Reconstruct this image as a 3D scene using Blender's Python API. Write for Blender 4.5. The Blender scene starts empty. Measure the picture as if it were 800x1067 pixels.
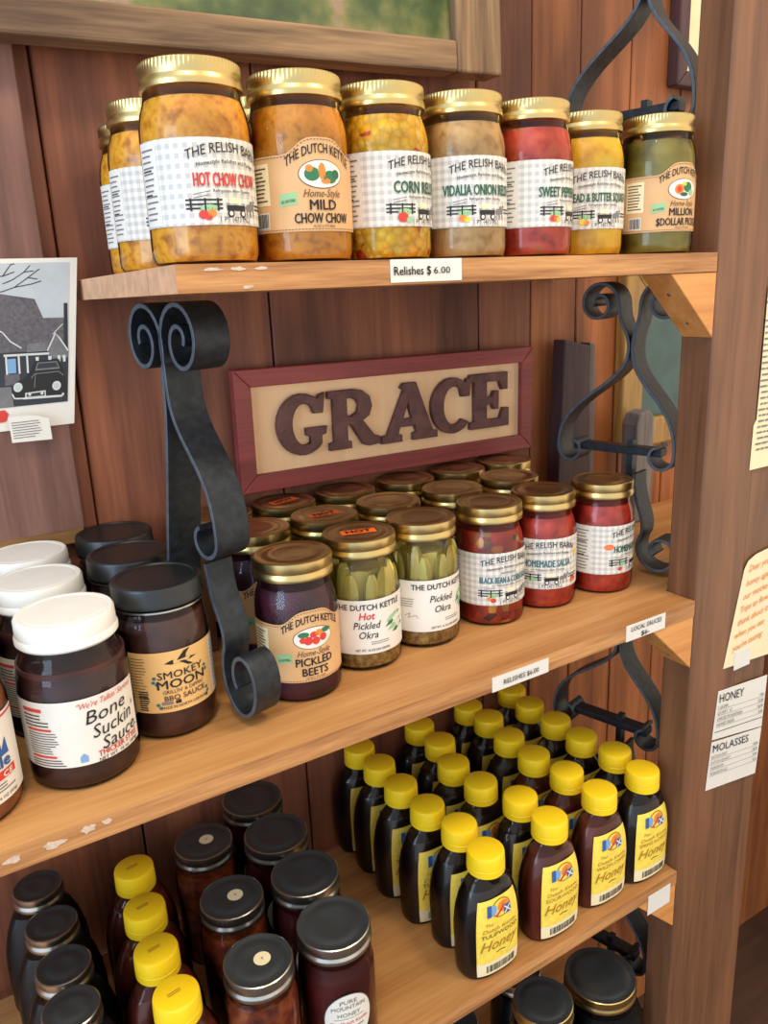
import bpy, math, random
from math import sin, cos, pi, radians, hypot, atan2, sqrt
from mathutils import Matrix, Vector
random.seed(7)
SC = bpy.context.scene
COL = SC.collection
H = 1.5                                   # eye height above the floor

# ------------------------------------------------------------------ camera
def rowcam():
    right = Vector((.8471, -.5297, -.0436)); down = Vector((-.1789, -.2071, -.9618)); fwd = Vector((.5004, .8225, -.2702))
    fwd.normalize(); right = (right - fwd * right.dot(fwd)).normalized(); up = right.cross(fwd)
    m = Matrix(((right.x, up.x, -fwd.x, 0), (right.y, up.y, -fwd.y, 0), (right.z, up.z, -fwd.z, H), (0, 0, 0, 1)))
    return m
cd = bpy.data.cameras.new('camera'); cam = bpy.data.objects.new('camera', cd); COL.objects.link(cam)
cd.sensor_fit = 'HORIZONTAL'; cd.sensor_width = 36.0; cd.lens = 822.9 / 800 * 36.0; cd.clip_start = .01
cam.matrix_world = rowcam(); SC.camera = cam

# ------------------------------------------------------------------ world, lights, exposure
W = bpy.data.worlds.new('world'); SC.world = W; W.use_nodes = True
wn = W.node_tree.nodes; wl = W.node_tree.links
bg = wn['Background']; bg.inputs[1].default_value = 1.25
tcw = wn.new('ShaderNodeTexCoord'); sep = wn.new('ShaderNodeSeparateXYZ'); wl.new(tcw.outputs['Generated'], sep.inputs[0])
mr = wn.new('ShaderNodeMapRange'); mr.inputs[1].default_value = -.9; mr.inputs[2].default_value = .7
wl.new(sep.outputs['X'], mr.inputs[0])
mx = wn.new('ShaderNodeMix'); mx.data_type = 'RGBA'
mx.inputs[6].default_value = (.66, .80, 1.0, 1); mx.inputs[7].default_value = (1.0, .86, .68, 1)
wl.new(mr.outputs[0], mx.inputs[0]); wl.new(mx.outputs[2], bg.inputs[0])

def area(name, loc, target, size, energy, color, sy=None):
    l = bpy.data.lights.new(name, 'AREA'); l.energy = energy; l.color = color
    l.size = size
    if sy: l.shape = 'RECTANGLE'; l.size_y = sy
    o = bpy.data.objects.new(name, l); COL.objects.link(o); o.location = loc
    o.rotation_euler = (Vector(target) - Vector(loc)).to_track_quat('-Z', 'Y').to_euler()
    return o
area('ceiling_lamp_near', (-.15, -.12, H + 1.35), (.25, .6, H - .2), .30, 8.5, (1.0, .84, .64))
area('ceiling_lamp_far', (1.0, -.22, H + 1.35), (.6, .6, H - .3), .30, 10, (1.0, .80, .56))
area('window_daylight', (-1.7, -.1, H + .15), (.3, .7, H - .25), 1.0, 19, (.56, .77, 1.0), 1.3)
SC.view_settings.view_transform = 'Standard'
SC.view_settings.look = 'None'
SC.view_settings.gamma = 1.0
SC.view_settings.use_curve_mapping = False
SC.view_settings.exposure = .27

# ------------------------------------------------------------------ materials
def lin(c):
    f = lambda v: (v / 12.92) if v <= .04045 else ((v + .055) / 1.055) ** 2.4
    return tuple(f(v / 255.0) for v in c) + (1,)
MATS = {}
def newmat(name):
    m = bpy.data.materials.new(name); m.use_nodes = True; MATS[name] = m
    nt = m.node_tree; return m, nt, nt.nodes['Principled BSDF']
def plain(name, c, rough=.6, metal=0., coat=0., noise=.0, nscale=60., bump=0.):
    m, nt, b = newmat(name)
    b.inputs['Roughness'].default_value = rough; b.inputs['Metallic'].default_value = metal
    b.inputs['Coat Weight'].default_value = coat; b.inputs['Coat Roughness'].default_value = .08
    N, L = nt.nodes, nt.links
    tc = N.new('ShaderNodeTexCoord'); nz = N.new('ShaderNodeTexNoise'); nz.inputs['Scale'].default_value = nscale; nz.inputs['Detail'].default_value = 4
    L.new(tc.outputs['Object'], nz.inputs['Vector'])
    r = N.new('ShaderNodeValToRGB'); a = lin(c)
    r.color_ramp.elements[0].position = .3; r.color_ramp.elements[1].position = .7
    r.color_ramp.elements[0].color = tuple(v * (1 - noise) for v in a[:3]) + (1,); r.color_ramp.elements[1].color = tuple(min(1, v * (1 + noise)) for v in a[:3]) + (1,)
    L.new(nz.outputs['Fac'], r.inputs[0]); L.new(r.outputs[0], b.inputs['Base Color'])
    if bump:
        bp = N.new('ShaderNodeBump'); bp.inputs['Strength'].default_value = bump; bp.inputs['Distance'].default_value = .002
        L.new(nz.outputs['Fac'], bp.inputs['Height']); L.new(bp.outputs[0], b.inputs['Normal'])
    return m
def wood(name, cd_, cl, axis='X', scale=26., rough=.55, bump=.25, knots=False, rnd=True):
    m, nt, b = newmat(name); N, L = nt.nodes, nt.links
    b.inputs['Roughness'].default_value = rough
    tc = N.new('ShaderNodeTexCoord'); mp = N.new('ShaderNodeMapping')
    s = {'X': (.06, 1, 1), 'Y': (1, .06, 1), 'Z': (1, 1, .06)}[axis]
    mp.inputs['Scale'].default_value = tuple(v * scale for v in s)
    L.new(tc.outputs['Object'], mp.inputs[0])
    n1 = N.new('ShaderNodeTexNoise'); n1.inputs['Scale'].default_value = 1.; n1.inputs['Detail'].default_value = 6; n1.inputs['Distortion'].default_value = .6
    n2 = N.new('ShaderNodeTexNoise'); n2.inputs['Scale'].default_value = 6.; n2.inputs['Detail'].default_value = 5
    L.new(mp.outputs[0], n1.inputs[0]); L.new(mp.outputs[0], n2.inputs[0])
    ad = N.new('ShaderNodeMath'); ad.operation = 'MULTIPLY_ADD'; ad.inputs[1].default_value = .45
    L.new(n2.outputs['Fac'], ad.inputs[0]); L.new(n1.outputs['Fac'], ad.inputs[2])
    r = N.new('ShaderNodeValToRGB'); r.color_ramp.elements[0].position = .48; r.color_ramp.elements[1].position = .95
    r.color_ramp.elements[0].color = lin(cd_); r.color_ramp.elements[1].color = lin(cl)
    L.new(ad.outputs[0], r.inputs[0])
    out = r.outputs[0]
    if knots:
        mk = N.new('ShaderNodeMapping'); mk.inputs['Scale'].default_value = (5, 5, 2.2) if axis == 'Z' else (2.2, 5, 5)
        L.new(tc.outputs['Object'], mk.inputs[0])
        vz = N.new('ShaderNodeTexNoise'); vz.inputs['Scale'].default_value = 1.2; vz.inputs['Detail'].default_value = 2; L.new(mk.outputs[0], vz.inputs[0])
        rk = N.new('ShaderNodeValToRGB'); rk.color_ramp.elements[0].position = .33; rk.color_ramp.elements[1].position = .5
        rk.color_ramp.elements[0].color = (.45, .42, .45, 1); rk.color_ramp.elements[1].color = (1, 1, 1, 1); L.new(vz.outputs['Fac'], rk.inputs[0])
        mm = N.new('ShaderNodeMix'); mm.data_type = 'RGBA'; mm.blend_type = 'MULTIPLY'; mm.inputs[0].default_value = 1.
        L.new(out, mm.inputs[6]); L.new(rk.outputs[0], mm.inputs[7]); out = mm.outputs[2]
    L.new(out, b.inputs['Base Color'])
    bp = N.new('ShaderNodeBump'); bp.inputs['Strength'].default_value = bump; bp.inputs['Distance'].default_value = .001
    L.new(ad.outputs[0], bp.inputs['Height']); L.new(bp.outputs[0], b.inputs['Normal'])
    return m
def food(name, cols, scale, kind='noise', bump=.4, rough=.45, dist=.002, sx=(1, 1, 1)):
    """mottled jar contents: cols = [(pos, rgb)...]"""
    m, nt, b = newmat(name); N, L = nt.nodes, nt.links
    b.inputs['Roughness'].default_value = rough
    tc = N.new('ShaderNodeTexCoord'); oi = N.new('ShaderNodeObjectInfo'); ad = N.new('ShaderNodeVectorMath'); ad.operation = 'ADD'
    L.new(tc.outputs['Object'], ad.inputs[0]); L.new(oi.outputs['Random'], ad.inputs[1])
    mp = N.new('ShaderNodeMapping'); mp.inputs['Scale'].default_value = sx; L.new(ad.outputs[0], mp.inputs[0])
    r = N.new('ShaderNodeValToRGB'); cr = r.color_ramp
    while len(cr.elements) < len(cols): cr.elements.new(.5)
    for e, (p, c) in zip(cr.elements, cols): e.position = p; e.color = lin(c)
    nz = N.new('ShaderNodeTexNoise'); nz.inputs['Scale'].default_value = scale; nz.inputs['Detail'].default_value = 3
    L.new(mp.outputs[0], nz.inputs[0])
    if kind == 'voronoi':
        v = N.new('ShaderNodeTexVoronoi'); v.inputs['Scale'].default_value = scale; L.new(mp.outputs[0], v.inputs['Vector'])
        sp = N.new('ShaderNodeSeparateColor'); L.new(v.outputs['Color'], sp.inputs[0])
        L.new(sp.outputs[0], r.inputs[0])
        inv = N.new('ShaderNodeMath'); inv.operation = 'SUBTRACT'; inv.inputs[0].default_value = 1; L.new(v.outputs['Distance'], inv.inputs[1]); h = inv.outputs[0]
        dk = N.new('ShaderNodeMapRange'); dk.inputs[1].default_value = .35; dk.inputs[2].default_value = .75; dk.inputs[3].default_value = 1.; dk.inputs[4].default_value = .72
        L.new(v.outputs['Distance'], dk.inputs[0])
        mm = N.new('ShaderNodeMix'); mm.data_type = 'RGBA'; mm.blend_type = 'MULTIPLY'; mm.inputs[0].default_value = 1.
        L.new(r.outputs[0], mm.inputs[6]); L.new(dk.outputs[0], mm.inputs[7]); L.new(mm.outputs[2], b.inputs['Base Color'])
    else:
        L.new(nz.outputs['Fac'], r.inputs[0]); h = nz.outputs['Fac']; L.new(r.outputs[0], b.inputs['Base Color'])
    bp = N.new('ShaderNodeBump'); bp.inputs['Strength'].default_value = bump; bp.inputs['Distance'].default_value = dist
    L.new(h, bp.inputs['Height']); L.new(bp.outputs[0], b.inputs['Normal'])
    return m
def glass(name, tint=(1, 1, 1), rough=.04):
    m = bpy.data.materials.new(name); m.use_nodes = True; nt = m.node_tree; N, L = nt.nodes, nt.links; MATS[name] = m
    N.remove(N['Principled BSDF']); o = N['Material Output']
    t = N.new('ShaderNodeBsdfTransparent'); t.inputs[0].default_value = tint + (1,)
    g = N.new('ShaderNodeBsdfGlossy'); g.inputs['Roughness'].default_value = rough
    f = N.new('ShaderNodeFresnel'); f.inputs[0].default_value = 1.4
    tc = N.new('ShaderNodeTexCoord'); nz = N.new('ShaderNodeTexNoise'); nz.inputs['Scale'].default_value = 45; nz.inputs['Detail'].default_value = 1
    L.new(tc.outputs['Object'], nz.inputs[0]); bp = N.new('ShaderNodeBump'); bp.inputs['Strength'].default_value = .18; bp.inputs['Distance'].default_value = .002
    L.new(nz.outputs['Fac'], bp.inputs['Height']); L.new(bp.outputs[0], g.inputs['Normal'])
    x = N.new('ShaderNodeMixShader'); L.new(f.outputs[0], x.inputs[0]); L.new(t.outputs[0], x.inputs[1]); L.new(g.outputs[0], x.inputs[2])
    L.new(x.outputs[0], o.inputs[0]); return m
def gingham(name):
    m, nt, b = newmat(name); N, L = nt.nodes, nt.links; b.inputs['Roughness'].default_value = .5
    uv = N.new('ShaderNodeUVMap'); sp = N.new('ShaderNodeSeparateXYZ'); L.new(uv.outputs[0], sp.inputs[0])
    outs = []
    for k in ('X', 'Y'):
        a = N.new('ShaderNodeMath'); a.operation = 'MULTIPLY'; a.inputs[1].default_value = 1 / 6.6; L.new(sp.outputs[k], a.inputs[0])
        f = N.new('ShaderNodeMath'); f.operation = 'FRACT'; L.new(a.outputs[0], f.inputs[0])
        g = N.new('ShaderNodeMath'); g.operation = 'GREATER_THAN'; g.inputs[1].default_value = .5; L.new(f.outputs[0], g.inputs[0]); outs.append(g.outputs[0])
    s = N.new('ShaderNodeMath'); s.operation = 'ADD'; L.new(outs[0], s.inputs[0]); L.new(outs[1], s.inputs[1])
    s2 = N.new('ShaderNodeMath'); s2.operation = 'MULTIPLY'; s2.inputs[1].default_value = .5; L.new(s.outputs[0], s2.inputs[0])
    r = N.new('ShaderNodeValToRGB'); r.color_ramp.elements[0].color = lin((230, 223, 208)); r.color_ramp.elements[1].color = lin((188, 185, 180))
    L.new(s2.outputs[0], r.inputs[0]); L.new(r.outputs[0], b.inputs['Base Color']); return m

M_wall = wood('reddish brown wall boards', (104, 56, 38), (160, 96, 64), 'Z', 30, .6, .35, True)
M_wallr = wood('orange brown wall boards', (128, 70, 34), (186, 112, 60), 'Z', 30, .6, .35, True)
M_plank = wood('weathered plank', (96, 64, 54), (140, 98, 84), 'Z', 40, .65, .35, True)
M_shelf = wood('honey pine shelf', (164, 108, 56), (206, 154, 94), 'X', 30, .5, .2)
M_shelfe = wood('pine edge grain', (140, 88, 46), (206, 148, 90), 'X', 75, .6, .4)
M_endgr = plain('pine end grain', (208, 160, 122), .7, noise=.15, nscale=90)
M_post = wood('brown stained post', (88, 54, 34), (136, 90, 58), 'Z', 26, .5, .2)
M_block = wood('pine corner block', (190, 118, 56), (222, 154, 84), 'X', 30, .5, .2)
M_frame = wood('weathered barn wood frame', (84, 62, 44), (164, 130, 92), 'X', 44, .75, .5, True)
M_framez = wood('weathered barn wood frame upright', (84, 62, 44), (164, 130, 92), 'Z', 44, .75, .5, True)
M_gilt = wood('gilt frame wood', (120, 84, 36), (190, 146, 74), 'Z', 60, .45, .3)
M_iron = plain('black wrought iron', (36, 42, 48), .46, .35, 0, .4, 120, .3); M_edge = plain('window-lit iron edge', (84, 92, 100), .45, .4, 0, .2, 120)  # strap edges in a lighter iron: window light painted into their colour
M_redw = wood('red stained frame', (110, 42, 42), (158, 68, 62), 'X', 40, .5, .2)
M_tan = wood('tan sign panel', (236, 188, 138), (248, 206, 158), 'Z', 14, .6, .08)
M_letter = wood('dark carved letters', (74, 42, 40), (112, 70, 64), 'Z', 50, .6, .3)
M_floor = wood('dark floor boards', (60, 40, 30), (92, 62, 44), 'X', 12, .6, .2)
M_greyw = wood('grey weathered block', (92, 86, 84), (140, 130, 124), 'Z', 50, .8, .3)
M_darkw = wood('dark brown board', (50, 32, 36), (84, 54, 54), 'Z', 40, .6, .2)
M_gold = plain('gold lid', (208, 182, 120), .30, 1., 0, .06, 60)
M_goldt = plain('gold lid top', (200, 178, 130), .30, 1., 0, .18, 30)
M_silv = plain('silver lid', (196, 194, 184), .28, 1., 0, .06, 60)
M_silvt = plain('dull silver lid top', (74, 80, 82), .36, .5, 0, .2, 30)
M_white = plain('white lid', (236, 234, 226), .4, 0, .1, .02)
M_black = plain('black lid', (26, 28, 30), .38, 0, .1, .1)
M_yel = plain('yellow cap', (248, 208, 28), .38, 0, 0, .02)
M_glass = glass('clear glass'); M_dkglass = glass('smoky glass', (.8, .84, .86))
M_plast = glass('clear plastic', (.98, .96, .92), .08)
M_ging = gingham('gingham label paper')
M_kraft = plain('kraft label paper', (214, 168, 116), .6, noise=.05)
M_paper = plain('white label paper', (226, 220, 208), .55, noise=.02)
M_cream = plain('cream paper', (238, 222, 178), .6, noise=.04)
M_ypaper = plain('yellow honey label', (246, 214, 84), .45, noise=.10, nscale=140)
M_bbq = plain('orange tan label paper', (226, 180, 112), .55, noise=.04)
M_ink = plain('black ink', (30, 28, 30), .6); M_grey = plain('grey ink', (120, 116, 114), .6)
M_red = plain('red ink', (206, 60, 46), .6); M_green = plain('green ink', (42, 112, 72), .6)
M_dgreen = plain('dark green ink', (36, 92, 66), .6); M_blue = plain('blue ink', (48, 88, 150), .6); M_lblue = plain('light blue ink', (120, 160, 200), .6)
M_orange = plain('orange ink', (226, 130, 50), .6); M_brown = plain('brown ink', (96, 60, 36), .6); M_gold2 = plain('ochre ink', (176, 128, 30), .6)
M_yink = plain('yellow ink', (232, 200, 60), .6); M_teal = plain('teal ink', (50, 110, 120), .6)
M_hot = plain('orange sticker', (255, 112, 36), .5); M_lgreen = plain('pale green ink', (150, 190, 140), .6)
M_steel = plain('nail head', (120, 118, 116), .4, .9)

F_chow = food('chow chow relish', [(.3, (176, 104, 12)), (.45, (226, 150, 24)), (.6, (244, 178, 48)), (.75, (206, 134, 26))], 110)
F_mild = food('mild chow chow relish', [(.3, (176, 104, 8)), (.5, (226, 150, 26)), (.7, (204, 134, 28))], 110)
F_corn = food('corn relish kernels', [(0, (255, 186, 16)), (.6, (255, 206, 48)), (.93, (255, 182, 20)), (.96, (216, 62, 40)), (1, (206, 54, 40))], 130, 'voronoi', 1., .35, .004)
F_onion = food('onion relish', [(.3, (170, 122, 62)), (.5, (206, 162, 98)), (.7, (218, 176, 110))], 100)
F_pepper = food('sweet pepper relish', [(.3, (150, 34, 22)), (.45, (200, 58, 34)), (.6, (214, 84, 48)), (.75, (176, 100, 44))], 80)
F_bread = food('bread and butter squash', [(.3, (214, 150, 8)), (.5, (250, 196, 24)), (.7, (255, 216, 64))], 46, dist=.004, bump=.7)
F_mill = food('green pickle slices', [(.3, (84, 74, 14)), (.5, (138, 122, 34)), (.7, (168, 148, 56))], 34, dist=.004, bump=.7)
F_beet = food('pickled beets', [(.3, (40, 12, 22)), (.5, (66, 18, 34)), (.7, (92, 26, 42))], 40, dist=.004, bump=.6)
F_okbase = food('okra brine and seeds', [(.3, (126, 76, 32)), (.5, (160, 120, 56)), (.7, (190, 160, 92))], 160)
F_okra = food('okra pods', [(.3, (170, 148, 50)), (.5, (202, 182, 80)), (.7, (220, 202, 104))], 60, sx=(1, 1, .25))
F_black = food('black bean corn salsa', [(0, (160, 40, 20)), (.5, (190, 58, 28)), (.78, (150, 36, 22)), (.84, (226, 150, 56)), (.9, (34, 18, 18)), (1, (180, 70, 36))], 95, 'voronoi', .7)
F_salsa = food('red salsa', [(.3, (150, 32, 20)), (.5, (194, 54, 32)), (.68, (210, 76, 42)), (.8, (170, 70, 34))], 75)
F_bone = food('thick brown sauce', [(.3, (52, 28, 26)), (.6, (76, 42, 36)), (.8, (88, 50, 42))], 60, bump=.03)
F_smok = food('smoky bbq sauce', [(.3, (66, 34, 26)), (.6, (96, 52, 38)), (.8, (108, 62, 46))], 60, bump=.05)
F_orng = food('orange brown sauce', [(.3, (140, 84, 50)), (.6, (164, 104, 66)), (.8, (172, 112, 74))], 60, bump=.03)
F_dark = food('dark honey', [(.3, (18, 8, 6)), (.7, (34, 14, 10))], 20, bump=.05)
F_amber = food('amber honey', [(.3, (82, 24, 12)), (.7, (120, 40, 16))], 20, bump=.05)
F_comb = food('honey with comb', [(.3, (84, 26, 10)), (.5, (128, 52, 18)), (.7, (160, 84, 34))], 90)
F_mount = food('reddish mountain honey', [(.3, (62, 14, 14)), (.7, (98, 26, 20))], 30, bump=.1)
F_mol = food('black molasses', [(.3, (12, 11, 12)), (.7, (22, 18, 18))], 20, bump=.05)

# ------------------------------------------------------------------ mesh helpers
class MB:
    def __init__(s): s.v = []; s.f = []; s.m = []; s.mats = []; s.uv = []
    def mi(s, m):
        if m not in s.mats: s.mats.append(m)
        return s.mats.index(m)
    def add(s, vs, fs, m, uv=None):
        n = len(s.v); i = s.mi(m); s.v += [tuple(p) for p in vs]
        s.uv += list(uv) if uv else [(0, 0)] * len(vs)
        for f in fs: s.f.append(tuple(n + k for k in f)); s.m.append(i)
        return s
    def box(s, x0, x1, y0, y1, z0, z1, m, rot=0, c=None, bev=0):
        vs = [(x, y, z) for z in (z0, z1) for x, y in ((x0, y0), (x1, y0), (x1, y1), (x0, y1))]
        if rot:
            cx, cy = c or ((x0 + x1) / 2, (y0 + y1) / 2)
            vs = [(cx + (x - cx) * cos(rot) - (y - cy) * sin(rot), cy + (x - cx) * sin(rot) + (y - cy) * cos(rot), z) for x, y, z in vs]
        return s.add(vs, [(3, 2, 1, 0), (4, 5, 6, 7), (0, 1, 5, 4), (1, 2, 6, 5), (2, 3, 7, 6), (3, 0, 4, 7)], m)
    def lathe(s, prof, m, seg=40, sx=1., sy=1., capb=True, capt=True, knurl=None, power=2.):
        """prof: [(r, z)]; knurl=(z0,z1,amp): alternate radius between those heights"""
        vs = []; fs = []
        for (r, z) in prof:
            for k in range(seg):
                a = 2 * pi * k / seg; rr = r
                if knurl and knurl[0] <= z <= knurl[1] and k % 2: rr = r - knurl[2]
                ca, sa = cos(a), sin(a)
                if power != 2.:
                    q = (abs(ca) ** power + abs(sa) ** power) ** (-1 / power)
                    vs.append((rr * sx * ca * q, rr * sy * sa * q, z))
                else: vs.append((rr * sx * ca, rr * sy * sa, z))
        for i in range(len(prof) - 1):
            for k in range(seg):
                a, b = i * seg + k, i * seg + (k + 1) % seg
                fs.append((a, b, b + seg, a + seg))
        if capb: fs.append(tuple(range(seg))[::-1])
        if capt: fs.append(tuple((len(prof) - 1) * seg + k for k in range(seg)))
        return s.add(vs, fs, m)
    def prism(s, pts, ax, lo, hi, m):
        """polygon extruded along axis ax ('x','y','z')"""
        def P(p, t): return {'x': (t, p[0], p[1]), 'y': (p[0], t, p[1]), 'z': (p[0], p[1], t)}[ax]
        n = len(pts); vs = [P(p, lo) for p in pts] + [P(p, hi) for p in pts]
        fs = [tuple(range(n)), tuple(range(2 * n - 1, n - 1, -1))] + [(i + n, (i + 1) % n + n, (i + 1) % n, i) for i in range(n)]
        return s.add(vs, fs, m)
    def build(s, name, parent=None, loc=None, smooth=35, bevel=0):
        me = bpy.data.meshes.new(name); me.from_pydata(s.v, [], s.f)
        for m in s.mats: me.materials.append(m)
        me.polygons.foreach_set('material_index', s.m)
        if any(u != (0, 0) for u in s.uv):
            ul = me.uv_layers.new(name='UVMap')
            for l in me.loops: ul.data[l.index].uv = s.uv[l.vertex_index]
        me.update()
        if smooth:
            me.polygons.foreach_set('use_smooth', [True] * len(me.polygons)); me.set_sharp_from_angle(angle=radians(smooth))
        o = bpy.data.objects.new(name, me); COL.objects.link(o)
        if parent: o.parent = parent
        if loc: o.location = loc
        if bevel:
            b = o.modifiers.new('bevel', 'BEVEL'); b.width = bevel; b.segments = 2; b.limit_method = 'ANGLE'; b.angle_limit = radians(40)
        return o
def tag(o, label=None, cat=None, group=None, kind=None):
    if label: o['label'] = label
    if cat: o['category'] = cat
    if group: o['group'] = group
    if kind: o['kind'] = kind
    return o
def empty(name, loc=(0, 0, 0), rz=0):
    o = bpy.data.objects.new(name, None); COL.objects.link(o); o.location = loc; o.rotation_euler = (0, 0, rz); o.empty_display_size = .02
    return o
def kids(o): return [c for c in bpy.data.objects if c.parent == o]
def copy_tree(o, parent=None, skip=()):
    c = o.copy(); COL.objects.link(c); c.parent = parent
    for ch in kids(o):
        if ch.name.split('.')[0] not in skip: copy_tree(ch, c, skip)
    return c

# ------------------------------------------------------------------ flat art (mm units), wrapped on to labels afterwards
_tc = {}
def text_mesh(s, bold=0., shear=0., space=1.):
    k = (s, bold, shear, space)
    if k in _tc: return _tc[k]
    cu = bpy.data.curves.new('lettering', 'FONT'); cu.body = s; cu.size = 1.; cu.offset = bold; cu.shear = shear; cu.space_character = space
    cu.resolution_u = 2; cu.fill_mode = 'FRONT'
    ob = bpy.data.objects.new('lettering', cu); COL.objects.link(ob)
    dg = bpy.context.evaluated_depsgraph_get(); me = ob.evaluated_get(dg).to_mesh()
    vs = [(v.co.x, v.co.y) for v in me.vertices]; fs = [tuple(p.vertices) for p in me.polygons]
    bpy.data.objects.remove(ob); bpy.data.curves.remove(cu)
    _tc[k] = (vs, fs); return _tc[k]
class Art:
    """flat drawing; each item: (verts, faces, material, layer)"""
    def __init__(s): s.items = []
    def poly(s, pts, m, lay=1):
        s.items.append((list(pts), [tuple(range(len(pts)))], m, lay)); return s
    def strip(s, us, top, bot, m, lay=1):
        vs = []; n = len(us); q = max(1, int(max(abs(top(u) - bot(u)) for u in us) / 6))
        for j in range(q + 1):
            for u in us: vs.append((u, bot(u) + (top(u) - bot(u)) * j / q))
        s.items.append((vs, [(j * n + i, j * n + i + 1, j * n + n + i + 1, j * n + n + i) for j in range(q) for i in range(n - 1)], m, lay)); return s
    def rect(s, u0, u1, v0, v1, m, lay=1, slope=0.):
        n = max(2, int(abs(u1 - u0) / 2.5) + 1); us = [u0 + (u1 - u0) * i / (n - 1) for i in range(n)]
        return s.strip(us, lambda u: v1 + slope * (u - u0), lambda u: v0 + slope * (u - u0), m, lay)
    def ell(s, cu, cv, a, b, m, lay=1, n=13):
        us = [cu - a * cos(pi * i / (n - 1)) for i in range(n)]
        g = lambda u: b * sqrt(max(0, 1 - ((u - cu) / a) ** 2))
        return s.strip(us, lambda u: cv + g(u), lambda u: cv - g(u), m, lay)
    def line(s, pts, w, m, lay=1):
        for (x0, y0), (x1, y1) in zip(pts, pts[1:]):
            d = hypot(x1 - x0, y1 - y0) or 1; nx, ny = -(y1 - y0) / d * w / 2, (x1 - x0) / d * w / 2
            s.poly([(x0 - nx, y0 - ny), (x1 - nx, y1 - ny), (x1 + nx, y1 + ny), (x0 + nx, y0 + ny)], m, lay)
        return s
    def text(s, t, cu, cv, h, m, w=None, bold=.012, shear=0., arc=0., slope=0., lay=3, align='C', space=1.):
        fat = max(0, bold - .004); vs, fs = text_mesh(t, 0., shear, space)
        x0 = min(v[0] for v in vs); x1 = max(v[0] for v in vs)
        sy = h / .73; sx = (w / (x1 - x0)) if w else sy * .92
        ww = sx * (x1 - x0); off = {'C': -ww / 2, 'L': 0, 'R': -ww}[align]
        out = []
        for x, y in vs:
            u = cu + off + (x - x0) * sx; v = cv + y * sy
            c = cu + off + ww / 2
            v += slope * (u - c)
            if arc: v += arc * (1 - ((u - c) / (ww / 2)) ** 2)
            out.append((u, v))
        s.items.append((out, fs, m, lay))
        if fat:
            for du, dv in ((-1.3, 0), (1.3, 0), (0, 1.), (0, -1.)): s.items.append(([(u + du * fat * h * 1.25, v + dv * fat * h * 1.25) for u, v in out], fs, m, lay))
        return s
    def bars(s, u0, u1, v0, v1, n, m, lay=2, frac=.45, seed=1):
        """unreadable fine print"""
        rn = random.Random(seed)
        for i in range(n):
            v = v1 - (v1 - v0) * (i + .5) / n; h = (v1 - v0) / n * frac
            s.rect(u0, u1 - (u1 - u0) * rn.random() * .3, v - h / 2, v + h / 2, m, lay)
        return s
    def barcode(s, u0, u1, v0, v1, m=None, seed=3):
        rn = random.Random(seed); u = u0
        while u < u1:
            w = .35 + rn.random() * .7; s.rect(u, min(u + w, u1), v0, v1, m or M_ink, 2); u += w + .3 + rn.random() * .5
        return s
    def wrap(s, fn, name, parent=None, dl=.00022):
        mb = MB()
        for vs, fs, m, lay in s.items:
            mb.add([fn(u, v, lay * dl) for u, v in vs], fs, m, [(u + 500, v + 500) for u, v in vs])
        return mb.build(name, parent, smooth=0)
def cyl(R, z0):
    def f(u, v, o):
        a = u * .001 / R; r = R + .0004 + o
        return (r * sin(a), -r * cos(a), z0 + v * .001)
    return f
def flatfn(origin, ex, ey, n):
    o, ex, ey, n = Vector(origin), Vector(ex), Vector(ey), Vector(n)
    return lambda u, v, d: tuple(o + ex * (u * .001) + ey * (v * .001) + n * (d + .0003))

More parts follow.
